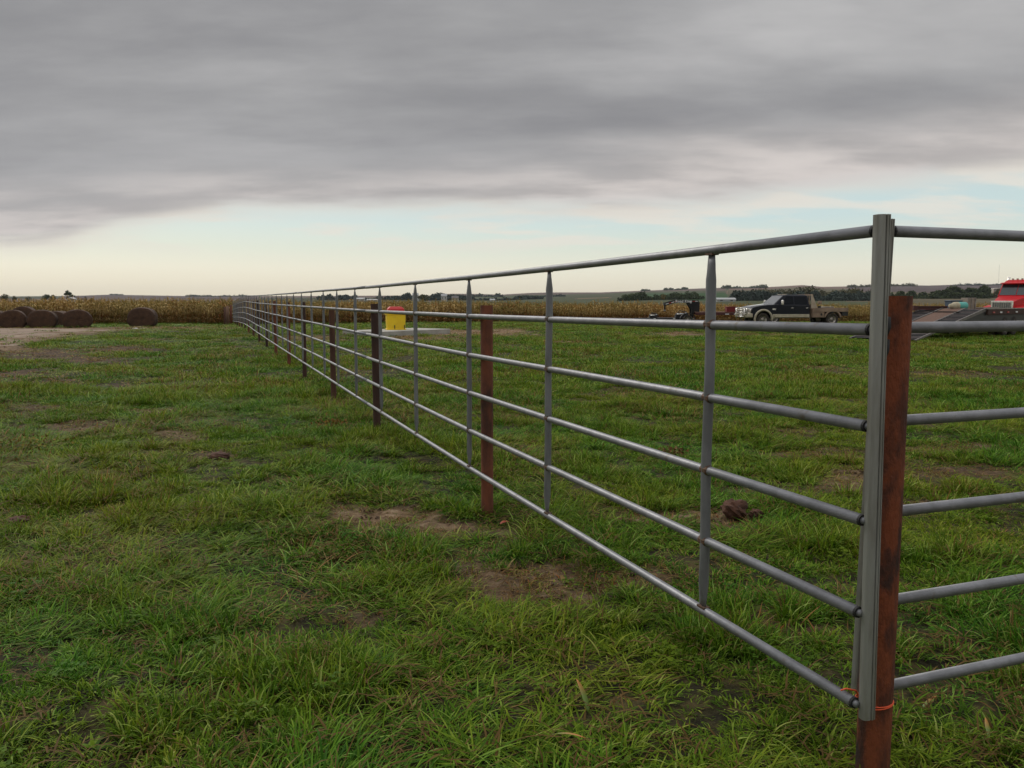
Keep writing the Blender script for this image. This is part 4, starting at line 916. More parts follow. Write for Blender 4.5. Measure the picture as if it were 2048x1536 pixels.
# ------------------------------------------------------------------ flatbed pickup
def pickup():
    tx = empty('flatbed_pickup', (0, 0, 0)); tag(tx, 'black crew cab pickup with tan trim, bull bar and tan flatbed parked by the corn', 'pickup truck')
    ax, rx, wr = 2.3, -2.3, .41
    arc = [(ax+.53*math.cos(a), .43+.53*math.sin(a)) for a in np.linspace(R(5), R(175), 12)]
    poly = [(-.8, .50), (-.8, 1.30), (1.55, 1.34), (2.1, 1.31), (2.75, 1.23), (3.02, 1.14), (3.12, 1.0), (3.12, .62), (3.0, .55)]+arc+[(1.72, .50)]
    MB().prism(poly, -.97, .97).build('body', M['black_paint'], tx, bevel=.06, seg=3)
    # raised bonnet centre
    h = MB(); h.add([(1.5, -.62, 1.33), (3.0, -.50, 1.15), (3.0, .50, 1.15), (1.5, .62, 1.33), (1.5, -.5, 1.41), (2.85, -.36, 1.24), (2.85, .36, 1.24), (1.5, .5, 1.41)], [(0, 1, 5, 4), (1, 2, 6, 5), (2, 3, 7, 6), (3, 0, 4, 7), (4, 5, 6, 7)])
    h.build('hood', M['bonnet'], tx, bevel=.03)
    # cab upper
    zb, zt = 1.28, 1.90; c = MB()
    bt = [(1.62, -.92), (1.62, .92), (-.79, .92), (-.79, -.92)]; tp = [(.90, -.74), (.90, .74), (-.70, .74), (-.70, -.74)]
    c.add([(x, y, zb) for x, y in bt]+[(x, y, zt) for x, y in tp]+[(.6, -.66, 1.955), (.6, .66, 1.955), (-.55, .66, 1.955), (-.55, -.66, 1.955)],
        [(0, 1, 5, 4), (1, 2, 6, 5), (2, 3, 7, 6), (3, 0, 4, 7), (4, 5, 9, 8), (5, 6, 10, 9), (6, 7, 11, 10), (7, 4, 8, 11), (8, 9, 10, 11)])
    c.build('cab', M['black_paint'], tx, bevel=.03)
    def side(x, z, sg, o=.006):
        t = (z-zb)/(zt-zb); return (x, sg*((.92+(.74-.92)*t)+o), z)
    for sg in (-1, 1):
        for xs in (((1.18, 1.33), (.72, 1.84), (.28, 1.84), (.28, 1.33)), ((.20, 1.33), (.20, 1.84), (-.60, 1.84), (-.66, 1.33))):
            MB().quad(*[side(x, z, sg) for x, z in xs]).build('side_window', M['glass'], tx)
        # doors: thin seams standing proud
        for x0, x1 in ((.27, 1.40), (-.72, .23)):
            d = MB(); d.b2((x0, sg*.962, .66), (x1, sg*.985, 1.28)); dd = d.build('door', M['black_paint'], tx, bevel=.012)
            MB().b2((x0+.05, sg*.985, 1.10), (x0+.22, sg*1.012, 1.135)).build('door_handle', M['chrome'], dd, bevel=.008)
        MB().b2((-.78, sg*.955, .50), (1.70, sg*.992, .74)).build('rocker_trim', M['tan_paint'], tx, bevel=.02)
        MB().b2((-.72, sg*.98, .555), (1.55, sg*1.06, .59)).build('running_board', M['tan_paint'], tx, bevel=.01)
        # flare
        fl = MB(); ang = np.linspace(R(-12), R(186), 20); V = []
        for a in ang:
            for rr, yy in ((.51, .93), (.51, 1.02), (.62, 1.005), (.64, .965)): V.append((ax+rr*math.cos(a), sg*yy, .43+rr*math.sin(a)))
        fl.add(V, [(i*4+k, i*4+k+1, (i+1)*4+k+1, (i+1)*4+k) for i in range(19) for k in range(3)]); fl.build('wheel_arch_flare', M['tan_paint'], tx, smooth=True)
        MB().b2((3.02, sg*.62, .84), (3.145, sg*.95, 1.06)).build('headlight', M['lamp_glass'], tx, bevel=.04)
        mr = MB(); mr.b2((1.12, sg*1.10, 1.30), (1.24, sg*1.30, 1.62)); mq = mr.build('side_mirror', M['chrome'], tx, bevel=.05)
        MB().b2((1.15, sg*.92, 1.34), (1.20, sg*1.12, 1.38)).build('mirror_arm', M['blackplastic'], mq)
        MB().b2((1.50, sg*.975, 1.0), (1.72, sg*.990, 1.09)).build('fender_badge', M['chrome'], tx)
    MB().add([(1.575+.012, -.82, 1.335), (1.575+.012, .82, 1.335), (.945, .69, 1.875), (.945, -.69, 1.875)], [(0, 1, 2, 3)]).build('windshield', M['windshield'], tx)
    MB().b2((3.0, -1.0, .52), (3.32, 1.0, .80)).build('front_bumper', M['tan_paint'], tx, bevel=.06)
    MB().b2((3.10, -.60, .82), (3.15, .60, 1.10)).build('grille', M['chrome'], tx, bevel=.02)
    g = MB()
    for z in (.86, .94, 1.02): g.b2((3.14, -.54, z-.018), (3.165, .54, z+.018))
    g.build('grille_slot', M['dark_hole'], tx)
    bb = MB()
    for y in (-.58, .58): bb.tube([(3.36, y, .42), (3.40, y, .7), (3.36, y, 1.14)], .035, 8)
    for z in (.58, .80, .90, 1.02, 1.14): bb.tube([(3.39, -.58, z), (3.39, .58, z)], .026, 8)
    for sg in (-1, 1):
        bb.tube([(3.38, sg*.58, 1.10), (3.32, sg*.80, 1.10), (3.20, sg*1.0, 1.05), (3.2, sg*1.0, .84), (3.34, sg*.8, .78), (3.38, sg*.58, .74)], .024, 8)
        bb.tube([(3.35, sg*.8, 1.10), (3.35, sg*.8, .78)], .02, 8)
    bb.build('bull_bar', M['chrome'], tx, smooth=True)
    for y in (-.3, .3): MB().b2((3.30, y-.12, .60), (3.345, y+.12, .74)).build('fog_lamp', M['lamp_glass'], tx, bevel=.02)
    MB().b2((3.33, -.17, .60), (3.36, .17, .74)).build('number_plate', M['white_reflect'], tx)
    mb = MB()
    for y in (-.45, -.15, 0, .15, .45): mb.box((.62, y, 1.975), (.09, .10, .04))
    mb.build('roof_lamp', M['lamp_glass'], tx)
    MB().tube([(1.45, -.75, 1.32), (1.42, -.75, 1.9)], .006, 5).build('aerial', M['blackplastic'], tx)
    MB().b2((-3.2, -.42, .48), (3.0, .42, .66)).build('chassis', M['trailer_black'], tx)
    for y in (-.80, .80): wheel(tx, ax, y, wr, .26, 1 if y > 0 else -1)
    for y in (-.90, .90): wheel(tx, rx, y, wr, .26, 1 if y > 0 else -1)
    for y in (-.62, .62): wheel(tx, rx, y, wr, .22, 1 if y > 0 else -1)
    # flatbed
    MB().b2((-3.35, -1.10, .98), (-.92, 1.10, 1.10)).build('flatbed_deck', M['bed'], tx, bevel=.015)
    sl = MB()
    for k in range(9): sl.b2((-3.3, -1.02+k*.24, 1.10), (-1.4, -1.02+k*.24+.11, 1.115))
    sl.build('deck_slat', M['pale_steel'], tx)
    for sg in (-1, 1):
        MB().b2((-3.33, sg*1.08, .88), (-.92, sg*1.13, 1.13)).build('side_skirt', M['bed'], tx, bevel=.012)
        tb = MB().b2((-1.72, sg*.62, .52), (-.92, sg*1.10, .98)).build('underbody_toolbox', M['bed'], tx, bevel=.02)
        MB().b2((-1.56, sg*1.095, .66), (-1.46, sg*1.125, .78)).build('latch', M['dark_hole'], tb)
        MB().prism([(-.84, 1.97), (-.94, 1.97), (-1.20, 1.34), (-1.34, 1.10), (-.88, 1.10)], sg*.93, sg*.99).build('headache_rack_side', M['rack'], tx, bevel=.012)
        MB().b2((-1.58, sg*.78, 1.36), (-1.40, sg*1.0, 1.56)).build('work_light', M['bed'], tx, bevel=.02)
        MB().b2((-1.44, sg*.99, 1.12), (-1.30, sg*1.12, 1.24)).build('marker_lamp', M['dark_hole'], tx)
        fr = [(rx+.60*math.cos(a), .45+.56*math.sin(a)) for a in np.linspace(R(10), R(170), 10)]+[(rx+.5*math.cos(a), .45+.48*math.sin(a)) for a in np.linspace(R(170), R(10), 10)]
        MB().prism(fr, sg*.72, sg*1.12).build('rear_fender', M['bed'], tx)
        MB().b2((-3.34, sg*.6, .62), (-2.95, sg*1.08, .88)).build('mud_flap', M['blackplastic'], tx)
    mb = MB(); mb.b2((-1.0, -.95, 1.90), (-.90, .95, 1.98)); mb.b2((-1.0, -.95, 1.12), (-.94, .95, 1.35))
    for y in np.linspace(-.8, .8, 7): mb.b2((-.99, y-.02, 1.35), (-.94, y+.02, 1.9))
    mb.build('headache_rack', M['bed'], tx)
    ln = MB()
    ln.b2((-2.9, -.3, 1.12), (-2.2, .2, 1.20)); ln.build('chain_pile', M['pale_steel'], tx, bevel=.03)
    return tx
pk = pickup(); c = W(1580, 650, 52.6); pk.location = (c.x, 52.6, hbase(c.x, 52.6)+0.0); pk.rotation_euler = (0, 0, R(180+9))
pk.location.z = float(hbase(c.x, 52.6))-.01
# ------------------------------------------------------------------ gooseneck trailer
def text_obj(s, size, mt, par, M4, name='lettering'):
    cu = bpy.data.curves.new(name, 'FONT'); cu.body = s; cu.size = size; cu.extrude = .004; cu.align_x = 'CENTER'; cu.align_y = 'CENTER'; cu.space_character = 1.08; cu.offset = .005
    o = bpy.data.objects.new(name, cu); COL.objects.link(o)
    dg = bpy.context.evaluated_depsgraph_get(); me = bpy.data.meshes.new_from_object(o.evaluated_get(dg)); bpy.data.objects.remove(o)
    me.materials.clear(); me.materials.append(mt); o = bpy.data.objects.new(name, me); COL.objects.link(o); o.parent = par; o.matrix_local = M4; return o
def gooseneck():
    e = empty('gooseneck_trailer', (0, 0, 0)); tag(e, 'black gooseneck trailer with arched neck standing left of the pickup', 'trailer')
    # neck points to +x; the side facing the camera is +y
    for sg in (-1, 1):
        MB().prism([(2.45, 1.30), (2.42, 1.47), (1.75, 1.66), (.10, 1.66), (.10, 1.50), (1.70, 1.47), (2.25, 1.30)], sg*.34, sg*.46).build('neck_beam', M['trailer_black'], e, bevel=.01)
        MB().prism([(.85, 1.52), (-.02, 1.52), (-.02, .74), (.40, .74)], sg*.36, sg*.44).build('neck_riser', M['trailer_black'], e, bevel=.01)
        MB().b2((-6.6, sg*1.16, .62), (.38, sg*1.24, .80)).build('side_rail', M['trailer_red'], e, bevel=.01)
        for i, x in enumerate((-.7, -1.75, -2.35, -3.6, -5.0, -6.2)): MB().b2((x-.16, sg*1.235, .66), (x+.10, sg*1.25, .72)).build('reflector', M['white_reflect'], e)
        for x, m_ in ((.62, 'white_reflect'), (.40, 'red_reflect'), (.22, 'white_reflect')): MB().b2((x-.10, sg*.458, 1.56), (x+.10, sg*.466, 1.60)).build('reflector', M[m_], e)
        for x0, z, m_ in ((2.26, 1.405, 'white_reflect'), (2.06, 1.46, 'red_reflect'), (1.86, 1.51, 'white_reflect'), (1.64, 1.56, 'red_reflect')):
            r = MB(); r.prism([(x0+.10, z-.055), (x0+.10, z-.005), (x0-.10, z+.055), (x0-.10, z+.005)], sg*.458, sg*.467); r.build('reflector', M[m_], e)
    MB().b2((2.28, -.36, 1.28), (2.46, .36, 1.42)).build('neck_cross_member', M['trailer_black'], e, bevel=.01)
    MB().b2((.05, -.36, 1.50), (.2, .36, 1.66)).build('neck_cross_member', M['trailer_black'], e)
    MB().tube([(2.36, 0, 1.32), (2.36, 0, .92)], [.07, .055], 12).build('coupler', M['trailer_black'], e, smooth=True)
    MB().tube([(2.36, 0, .98), (2.36, 0, .86)], [.085, .085], 12).build('coupler_socket', M['pale_steel'], e, smooth=True)
    for y in (-.40, .40):
        MB().b2((.42, y-.05, .10), (.54, y+.05, 1.35)).build('landing_leg', M['trailer_black'], e); MB().b2((.36, y-.12, .0), (.60, y+.12, .03)).build('foot_plate', M['trailer_black'], e)
    t = text_obj('Road King', .25, M['white_reflect'], e, Matrix.Translation((1.12, .464, 1.575)) @ Matrix.Rotation(math.pi, 4, 'Z') @ Matrix.Rotation(math.pi/2, 4, 'X'))
    for k in range(22):
        MB().b2((-6.55+k*.315, -1.15, .80), (-6.55+k*.315+.29, 1.15, .84)).build('plank', M['plank'], e)
    for x in (-4.1, -5.05):
        for y in (-.98, .98): wheel(e, x, y, .38, .24, 1 if y > 0 else -1)
    MB().b2((-5.2, -.8, .30), (-3.9, .8, .46)).build('axle_frame', M['trailer_black'], e)
    return e
gn = gooseneck(); gp = W(1396, 640, 58.5); gn.location = (gp.x, 58.5, float(hbase(gp.x, 58.5))); gn.rotation_euler = (0, 0, R(180-3))
bx = empty('tool_chest', (0, 0, 0)); tag(bx, 'red metal chest resting on the gooseneck deck just left of the bull bar', 'tool chest')
MB().box((0, 0, .16), (.66, .5, .32)).build('chest_body', M['chest_red'], bx, bevel=.02); MB().box((0, 0, .345), (.70, .53, .05)).build('chest_lid', M['chest_red'], bx, bevel=.015)
bp = W(1461, 626, 57.6); bx.location = (bp.x, 57.6, gn.location.z+.842)
# low black trailer with implements
def low_trailer():
    e = empty('low_trailer', (0, 0, 0)); tag(e, 'low black flat trailer carrying dark machinery left of the gooseneck neck', 'trailer')
    f = MB(); f.b2((-1.55, -.75, .36), (1.45, .75, .44)); f.build('frame', M['trailer_black'], e, bevel=.01)
    MB().tube([(1.4, -.5, .40), (2.4, 0, .42), (1.4, .5, .40)], .035, 8).build('drawbar', M['trailer_black'], e)
    for y in (-.88, .88):
        wheel(e, -1.0, y, .32, .2, 1 if y > 0 else -1)
        fr = [(-1.0+.52*math.cos(a), .36+.42*math.sin(a)) for a in np.linspace(0, math.pi, 12)]+[(-1.0+.48*math.cos(a), .36+.38*math.sin(a)) for a in np.linspace(math.pi, 0, 12)]
        MB().prism(fr, y-.13, y+.13).build('fender', M['trailer_black'], e)
    for x in (-1.5, -.2, 1.1): MB().b2((x, .74, .37), (x+.14, .765, .42)).build('reflector', M['white_reflect'], e)
    return e
lt = low_trailer(); lp = W(1340, 640, 55.5); lt.location = (lp.x, 55.5, float(hbase(lp.x, 55.5))); lt.rotation_euler = (0, 0, R(180))
def auger(px, Y, z, s, label, seed):
    g = random.Random(seed); e = empty('machine_attachment', W(px, 630, Y)); e.location.z = z; tag(e, label, 'attachment', 'black machine attachments on the low trailer')
    MB().box((0, 0, .12*s), (.62*s, .5, .24*s), top=.75).build('housing', M['trailer_black'], e, bevel=.03)
    mb = MB(); mb.tube([(-.3*s, -.1, .1), (-.1*s, -.1, .36*s), (.22*s, -.1, .30*s), (.42*s, -.1, .06)], .03, 8); mb.build('hydraulic_hose', M['blackplastic'], e, smooth=True)
    MB().tube([(-.25*s, -.28, .18*s), (.1*s, -.28, .20*s)], .035, 10).build('hydraulic_ram', M['chrome'], e, smooth=True)
    MB().box((.2*s, -.27, .25*s), (.09, .04, .05)).build('pale_plate', M['white_reflect'], e)
    return e
auger(1306, 55.4, float(lt.location.z)+.442, .9, 'small black attachment with pale fittings at the left end of the low trailer', 1)
auger(1362, 55.4, float(lt.location.z)+.442, 1.35, 'larger black attachment under the gooseneck neck arch', 2)
# ------------------------------------------------------------------ ramp trailer
HD = R(40); hx = Vector((math.cos(HD), math.sin(HD), 0))
def ramp_trailer():
    e = empty('equipment_trailer', (0, 0, 0)); tag(e, 'long equipment trailer with wooden beaver tail and slatted ramps lowered to the grass', 'trailer')
    # local: x forward along the trailer, y left, origin at the near (right) corner of the ramp foot; width 2.6 towards +y
    Wd = 2.6; Lr = 6.46; zd = 1.14; slope = math.atan2(zd, Lr); ca, sa = math.cos(slope), math.sin(slope)
    def on(x, y, up=0): return (x*1.0-up*sa, y, x*math.tan(slope)+.02+up)
    lanes = [(0.0, .86), (.90, 1.70), (1.74, 2.6)]
    for li, (a, b) in enumerate(lanes):
        if li == 1:
            for k in range(16):
                x0 = 2.75+k*.232; MB().add([on(x0, a, 0), on(x0+.222, a, 0), on(x0+.222, b, 0), on(x0, b, 0), on(x0, a, .05), on(x0+.222, a, .05), on(x0+.222, b, .05), on(x0, b, .05)], [(0, 3, 2, 1), (4, 5, 6, 7), (0, 1, 5, 4), (1, 2, 6, 5), (2, 3, 7, 6), (3, 0, 4, 7)]).build('plank', M['ramp_plank'], e)
            # plate lane reaches under the far lane too
        else:
            for xx in (a+.03, b-.03):
                m_ = MB(); m_.add([on(0, xx-.03, 0), on(Lr, xx-.03, -.06), on(Lr, xx+.03, -.06), on(0, xx+.03, 0), on(0, xx-.03, .06), on(Lr, xx-.03, .07), on(Lr, xx+.03, .07), on(0, xx+.03, .06)], [(0, 3, 2, 1), (4, 5, 6, 7), (0, 1, 5, 4), (1, 2, 6, 5), (2, 3, 7, 6), (3, 0, 4, 7)])
                m_.build('ramp_edge', M['ramp_steel'], e)
            for k in range(26):
                x0 = .12+k*.242; m_ = MB(); m_.add([on(x0, a+.06, -.01), on(x0+.10, a+.06, -.01), on(x0+.10, b-.06, -.01), on(x0, b-.06, -.01), on(x0, a+.06, .05), on(x0+.10, a+.06, .05), on(x0+.10, b-.06, .05), on(x0, b-.06, .05)], [(0, 3, 2, 1), (4, 5, 6, 7), (0, 1, 5, 4), (1, 2, 6, 5), (2, 3, 7, 6), (3, 0, 4, 7)])
                m_.build('cleat', M['cleat'] if k % 3 else M['trailer_black'], e)
    # dark plate beneath the lanes of the beaver tail
    m_ = MB(); m_.add([on(2.7, .02, -.03), on(Lr, .02, -.03), on(Lr, Wd-.02, -.03), on(2.7, Wd-.02, -.03), on(2.9, .02, -.30), on(Lr, .02, -.34), on(Lr, Wd-.02, -.34), on(2.9, Wd-.02, -.30)], [(0, 1, 2, 3), (7, 6, 5, 4), (0, 4, 5, 1), (1, 5, 6, 2), (2, 6, 7, 3), (3, 7, 4, 0)]).build('tail_frame', M['trailer_black'], e)
    for y in (-.012, Wd-.0): MB().b2((Lr, y-.05, zd-.20), (Lr+8.5, y+.05, zd+.03)).build('side_rail', M['rust_dark'], e, bevel=.008); MB().b2((Lr-.1, y-.06, zd+.031), (Lr+8.5, y+.06, zd+.075)).build('rail_cap', M['pale_steel'], e, bevel=.006)
    for k, x in enumerate((Lr+.5, Lr+1.3, Lr+2.1, Lr+3.1, Lr+4.3)): MB().b2((x, -.085, zd-.13), (x+.22, -.07, zd-.07)).build('reflector', M['white_reflect' if k % 2 else 'red_reflect'], e)
    for k in range(34): MB().b2((Lr+.01+k*.25, .06, zd-.05), (Lr+.24+k*.25, Wd-.06, zd)).build('plank', M['plank'], e)
    MB().b2((Lr-1.0, .7, .62), (Lr+8.4, 1.9, zd-.06)).build('chassis', M['trailer_black'], e)
    MB().b2((Lr-.6, .06, zd-.5), (Lr+8, .12, zd-.2)).build('side_frame', M['trailer_black'], e)
    for x in (Lr+2.3, Lr+3.35):
        for y, s in ((.16, -1), (.50, -1), (2.1, 1), (2.44, 1)): wheel(e, x, y, .42, .26, s, 'pale_steel')
    return e
rt = ramp_trailer(); fp = G(1832, 684); rt.location = (fp.x, fp.y, .0); rt.rotation_euler = (0, 0, HD)
def on_deck(px, py, z): return G(px, py, z)
# things on its deck
dz = 1.14
p = Vector((19.93, 34.55, 0))+hx*.2+Vector((-.643, .766, 0))*1.35
jug = empty('plastic_drum', (p.x+.12, p.y, dz), R(8)); jug.scale = (.66, .85, .85); tag(jug, 'teal and cream plastic drum lying on the ramp trailer deck', 'drum')
MB().lathe([(0, .62), (.15, .61), (.2, .54), (.2, .02), (.2, 0)], (0, 0, .2), 'x', 20).build('drum_end', M['teal'], jug, smooth=True)
MB().lathe([(.2, 0), (.205, -.12), (.19, -.3), (.14, -.42), (.10, -.45), (.11, -.58), (.09, -.62), (0, -.62)], (0, 0, .2), 'x', 20).build('drum_neck', M['cream'], jug, smooth=True)
p2 = p+Vector((-1.25, .35, 0)); bm_ = MB(); bm_.box((0, 0, .09), (1.5, .16, .03)); bm_.box((0, 0, .16), (1.5, .03, .14)); bm_.box((0, 0, .23), (1.5, .16, .03)); bm_.box((-.70, 0, .15), (.18, .22, .22))
o = bm_.build('steel_beam', M['trailer_red'], None, bevel=.006); o.location = (p2.x+.35, p2.y, dz-.07-.01); o.rotation_euler = (0, 0, R(1)); tag(o, 'dark red steel beam lying left of the teal drum on the trailer', 'beam')
p3 = p+Vector((1.05, .9, 0)); bc = empty('crate', (p3.x, p3.y, dz), R(12)); tag(bc, 'beige upright crate standing behind the teal drum', 'crate')
MB().box((0, 0, .26), (.42, .4, .52)).build('crate_body', M['beige_box'], bc, bevel=.01)
for x in (-.19, 0, .19): MB().box((x, -.215, .26), (.05, .03, .54)).build('slat', M['pale_steel'], bc)
p4 = p+Vector((.45, 1.0, 0)); o = empty('tote', (p4.x, p4.y, dz), R(10)); tag(o, 'slate blue lidded tote between the drum and beige crate', 'tote')
MB().box((0, 0, .18), (.5, .4, .36), top=1.08).build('tote_body', M['slate_blue'], o, bevel=.02); MB().box((0, 0, .385), (.58, .47, .05)).build('tote_lid', M['slate_blue'], o, bevel=.015)
# ------------------------------------------------------------------ red truck
def semi():
    e = empty('red_semi_truck', (0, 0, 0)); tag(e, 'red conventional semi truck with chrome grille at the right edge', 'semi truck')
    # local x forward, front bumper at x=0
    hood = MB(); hood.add([(-.25, -.50, .75), (-.25, .50, .75), (-.30, .55, 1.52), (-.30, -.55, 1.52), (-2.05, -.92, .75), (-2.05, .92, .75), (-2.05, .90, 1.86), (-2.05, -.90, 1.86), (-.9, -.66, 1.70), (-.9, .66, 1.70)],
        [(0, 1, 2, 3), (0, 3, 8, 7, 4), (1, 5, 6, 9, 2), (3, 2, 9, 8), (8, 9, 6, 7), (4, 7, 6, 5)])
    hood.build('hood', M['semi_red'], e, bevel=.05)
    for sg in (-1, 1):
        arc = [(-1.05+.60*math.cos(a), .52+.60*math.sin(a)) for a in np.linspace(R(0), R(180), 12)]
        MB().prism([(-.15, .60), (-.15, 1.05), (-.40, 1.22), (-1.1, 1.32), (-1.9, 1.25), (-2.1, .9), (-2.1, .52)]+arc[::-1], sg*.55, sg*1.16).build('fender', M['semi_red'], e, bevel=.06)
        hl = MB().box((-.14, sg*.82, .98), (.14, .34, .20)).build('headlight', M['lamp_glass'], e, bevel=.03)
        wheel(e, -1.05, sg*.98, .50, .28, sg, 'chrome')
        for x in (-5.3, -6.6):
            wheel(e, x, sg*.98, .50, .28, sg, 'chrome'); wheel(e, x, sg*.66, .50, .28, sg, 'chrome')
        MB().tube([(-3.75, sg*1.06, .9), (-3.75, sg*1.06, 3.0)], .075, 12).build('exhaust_stack', M['chrome'], e, smooth=True)
        m_ = MB().box((-2.15, sg*1.32, 2.15), (.07, .13, .30)).build('side_mirror', M['chrome'], e, bevel=.02); MB().tube([(-2.3, sg*1.0, 2.3), (-2.15, sg*1.3, 2.3)], .018, 6).build('mirror_arm', M['chrome'], m_)
        MB().box((-3.1, sg*1.0, .55), (1.3, .45, .5)).build('fuel_tank', M['chrome'], e, bevel=.15, seg=4)
    MB().b2((-.02, -.57, .70), (-.16, .57, 1.56)).build('grille_surround', M['chrome'], e, bevel=.03)
    gr = MB(); gr.b2((.02, -.49, .76), (-.05, .49, 1.47)); gr = gr.build('grille', mat('grille_mesh', (.16, .16, .16), .4, .6), e)
    for k in range(9): MB().b2((.035, -.49+.116*k-.008+.03, .76), (.015, -.49+.116*k+.008+.03, 1.47)).build('grille_bar', M['chrome'], gr)
    MB().b2((.18, -1.18, .36), (-.10, 1.18, .66)).build('bumper', M['chrome'], e, bevel=.05)
    cab = MB(); cab.add([(-2.0, -1.0, .75), (-2.0, 1.0, .75), (-4.1, 1.0, .75), (-4.1, -1.0, .75), (-2.02, -1.0, 1.84), (-2.02, 1.0, 1.84), (-4.1, 1.0, 1.84), (-4.1, -1.0, 1.84), (-2.42, -.92, 2.58), (-2.42, .92, 2.58), (-4.1, .92, 2.62), (-4.1, -.92, 2.62), (-2.8, -.80, 2.80), (-2.8, .80, 2.80), (-4.05, .8, 2.84), (-4.05, -.8, 2.84)],
        [(0, 1, 5, 4), (1, 2, 6, 5), (2, 3, 7, 6), (3, 0, 4, 7), (4, 5, 9, 8), (5, 6, 10, 9), (6, 7, 11, 10), (7, 4, 8, 11), (8, 9, 13, 12), (9, 10, 14, 13), (10, 11, 15, 14), (11, 8, 12, 15), (12, 13, 14, 15)])
    cab.build('cab', M['semi_red'], e, bevel=.05)
    MB().box((-2.30, 0, 2.60), (.34, 1.86, .05), Matrix.Rotation(R(8), 3, 'Y')).build('sun_visor', M['semi_red'], e, bevel=.015)
    sc_ = mat('blue_grey_windscreen', (.03, .045, .05), .1, 0, spec=.8)
    for y0, y1 in ((-.90, -.02), (.02, .90)):
        MB().add([(-2.035, y0, 1.90), (-2.035, y1, 1.90), (-2.375, y1*.94, 2.52), (-2.375, y0*.94, 2.52)], [(0, 1, 2, 3)]).build('windshield', sc_, e)
    for sg in (-1, 1):
        MB().quad((-2.45, sg*1.004, 1.86), (-3.25, sg*1.004, 1.86), (-3.25, sg*.945, 2.50), (-2.62, sg*.945, 2.50)).build('side_window', M['glass'], e)
        d = MB().b2((-2.35, sg*.99, .85), (-3.35, sg*1.012, 1.80)).build('door', M['semi_red'], e, bevel=.01); MB().b2((-3.1, sg*1.01, 1.55), (-3.25, sg*1.03, 1.6)).build('door_handle', M['chrome'], d)
    for y in (-.5, -.25, 0, .25, .5): MB().box((-2.85, y, 2.85), (.12, .10, .07)).build('roof_lamp', M['beige_box'], e, bevel=.02)
    MB().tube([(-2.25, -1.05, 2.0), (-2.25, -1.07, 3.7)], .004, 5).build('aerial', M['blackplastic'], e)
    MB().b2((-1.9, -.42, .62), (-7.3, .42, .88)).build('chassis', M['trailer_black'], e); MB().b2((-5.5, -.5, .90), (-6.4, .5, 1.05)).build('fifth_wheel', M['trailer_black'], e)
    return e
sm = semi(); sp_ = W(2001, 640, 47.0); sm.location = (sp_.x, 47.0, float(hbase(sp_.x, 47.0))-.02); sm.rotation_euler = (0, 0, R(219))
# ------------------------------------------------------------------ small things on the ground
def lump(px, py, w, h, label, seed, mt='clay', cat='dirt clod', name='dirt_clod'):
    c = G(px, py); g = random.Random(seed); mb = MB(); n = 22; m_ = 12; V = []
    for i in range(m_+1):
        ph = math.pi*i/m_
        for k in range(n):
            t = 2*math.pi*k/n; dx, dy, dz_ = math.sin(ph)*math.cos(t), math.sin(ph)*math.sin(t), math.cos(ph)
            r = 1+.42*(float(fbm(np.array([dx*2.2+seed+dz_*2.0]), np.array([dy*2.2+dz_*1.6]), seed))-.5)*2*.7+.10*math.sin(dx*9+dz_*7+seed)
            V.append((dx*r*w/2, dy*r*w*.42, dz_*r*h/2))
    mb.add(V, [(i*n+k, i*n+(k+1) % n, (i+1)*n+(k+1) % n, (i+1)*n+k) for i in range(m_) for k in range(n)])
    o = mb.build(name, M[mt], None, smooth=False); o.location = (c.x, c.y, H(c.x, c.y)+h*.34); tag(o, label, cat); return o
lump(1468, 1035, .175, .145, 'big torn clod of red brown clay inside the first fence bay', 3)
lump(1512, 1036, .10, .07, 'smaller crumbled clod against the right of the big clay clod', 5)
lump(437, 915, .20, .07, 'low reddish dirt clod in the grass left of the fence', 8)
lump(1628, 1262, .06, .03, 'flat broken crust of soil near the corner stile', 9)
lump(38, 1042, .13, .05, 'small brown clod near the left edge of the photo', 12)
lt_ = lump(270, 655, .32, .07, 'white scrap of litter on the dirt in front of the lone bale', 6, 'litter', 'litter', 'litter')
lump(285, 655, .5, .05, 'flat tan board end beside the white litter scrap', 7, 'beige_box', 'board', 'board_scrap')
LM = bpy.data.materials.new('turning_leaf'); LM.use_nodes = True
def leafmat():
    N = LM.node_tree.nodes; L = LM.node_tree.links; tc = N.new('ShaderNodeTexCoord'); sp = N.new('ShaderNodeSeparateXYZ'); L.new(tc.outputs['Generated'], sp.inputs[0])
    cr = N.new('ShaderNodeValToRGB'); e = cr.color_ramp.elements; e[0].position = .55; e[0].color = (.13, .20, .03, 1); e[1].position = 1.0; e[1].color = (.42, .16, .03, 1); L.new(sp.outputs[2], cr.inputs[0])
    L.new(cr.outputs[0], N['Principled BSDF'].inputs['Base Color']); N['Principled BSDF'].inputs['Roughness'].default_value = .5
leafmat()
def broad_leaf(px, py, L_, w, az, pit, label, mt=LM):
    c = G(px, py); V = []; Fc = []; n = 9; p = Vector((0, 0, 0)); d = Vector((math.cos(az), math.sin(az), 0)); s_ = Vector((-d.y, d.x, 0))
    for i in range(n+1):
        q = i/n; wd = w*math.sin(math.pi*min(q*.9+.08, 1))**.8/2
        V += [p-s_*wd+Vector((0, 0, wd*.35)), p, p+s_*wd+Vector((0, 0, wd*.35))]
        p = p+(d*math.cos(pit)+Vector((0, 0, math.sin(pit))))*L_/n; pit -= .07
    for i in range(n):
        b = i*3; Fc += [(b, b+1, b+4, b+3), (b+1, b+2, b+5, b+4)]
    o = MB().add(V, Fc).build('broad_leaf', mt, None, smooth=True); o.location = (c.x, c.y, H(c.x, c.y)+.01)
    so = o.modifiers.new('thick', 'SOLIDIFY'); so.thickness = .0006; tag(o, label, 'leaf'); return o
broad_leaf(1178, 1440, .13, .020, R(115), R(60), 'broad upright green leaf with orange edge low in the middle foreground')
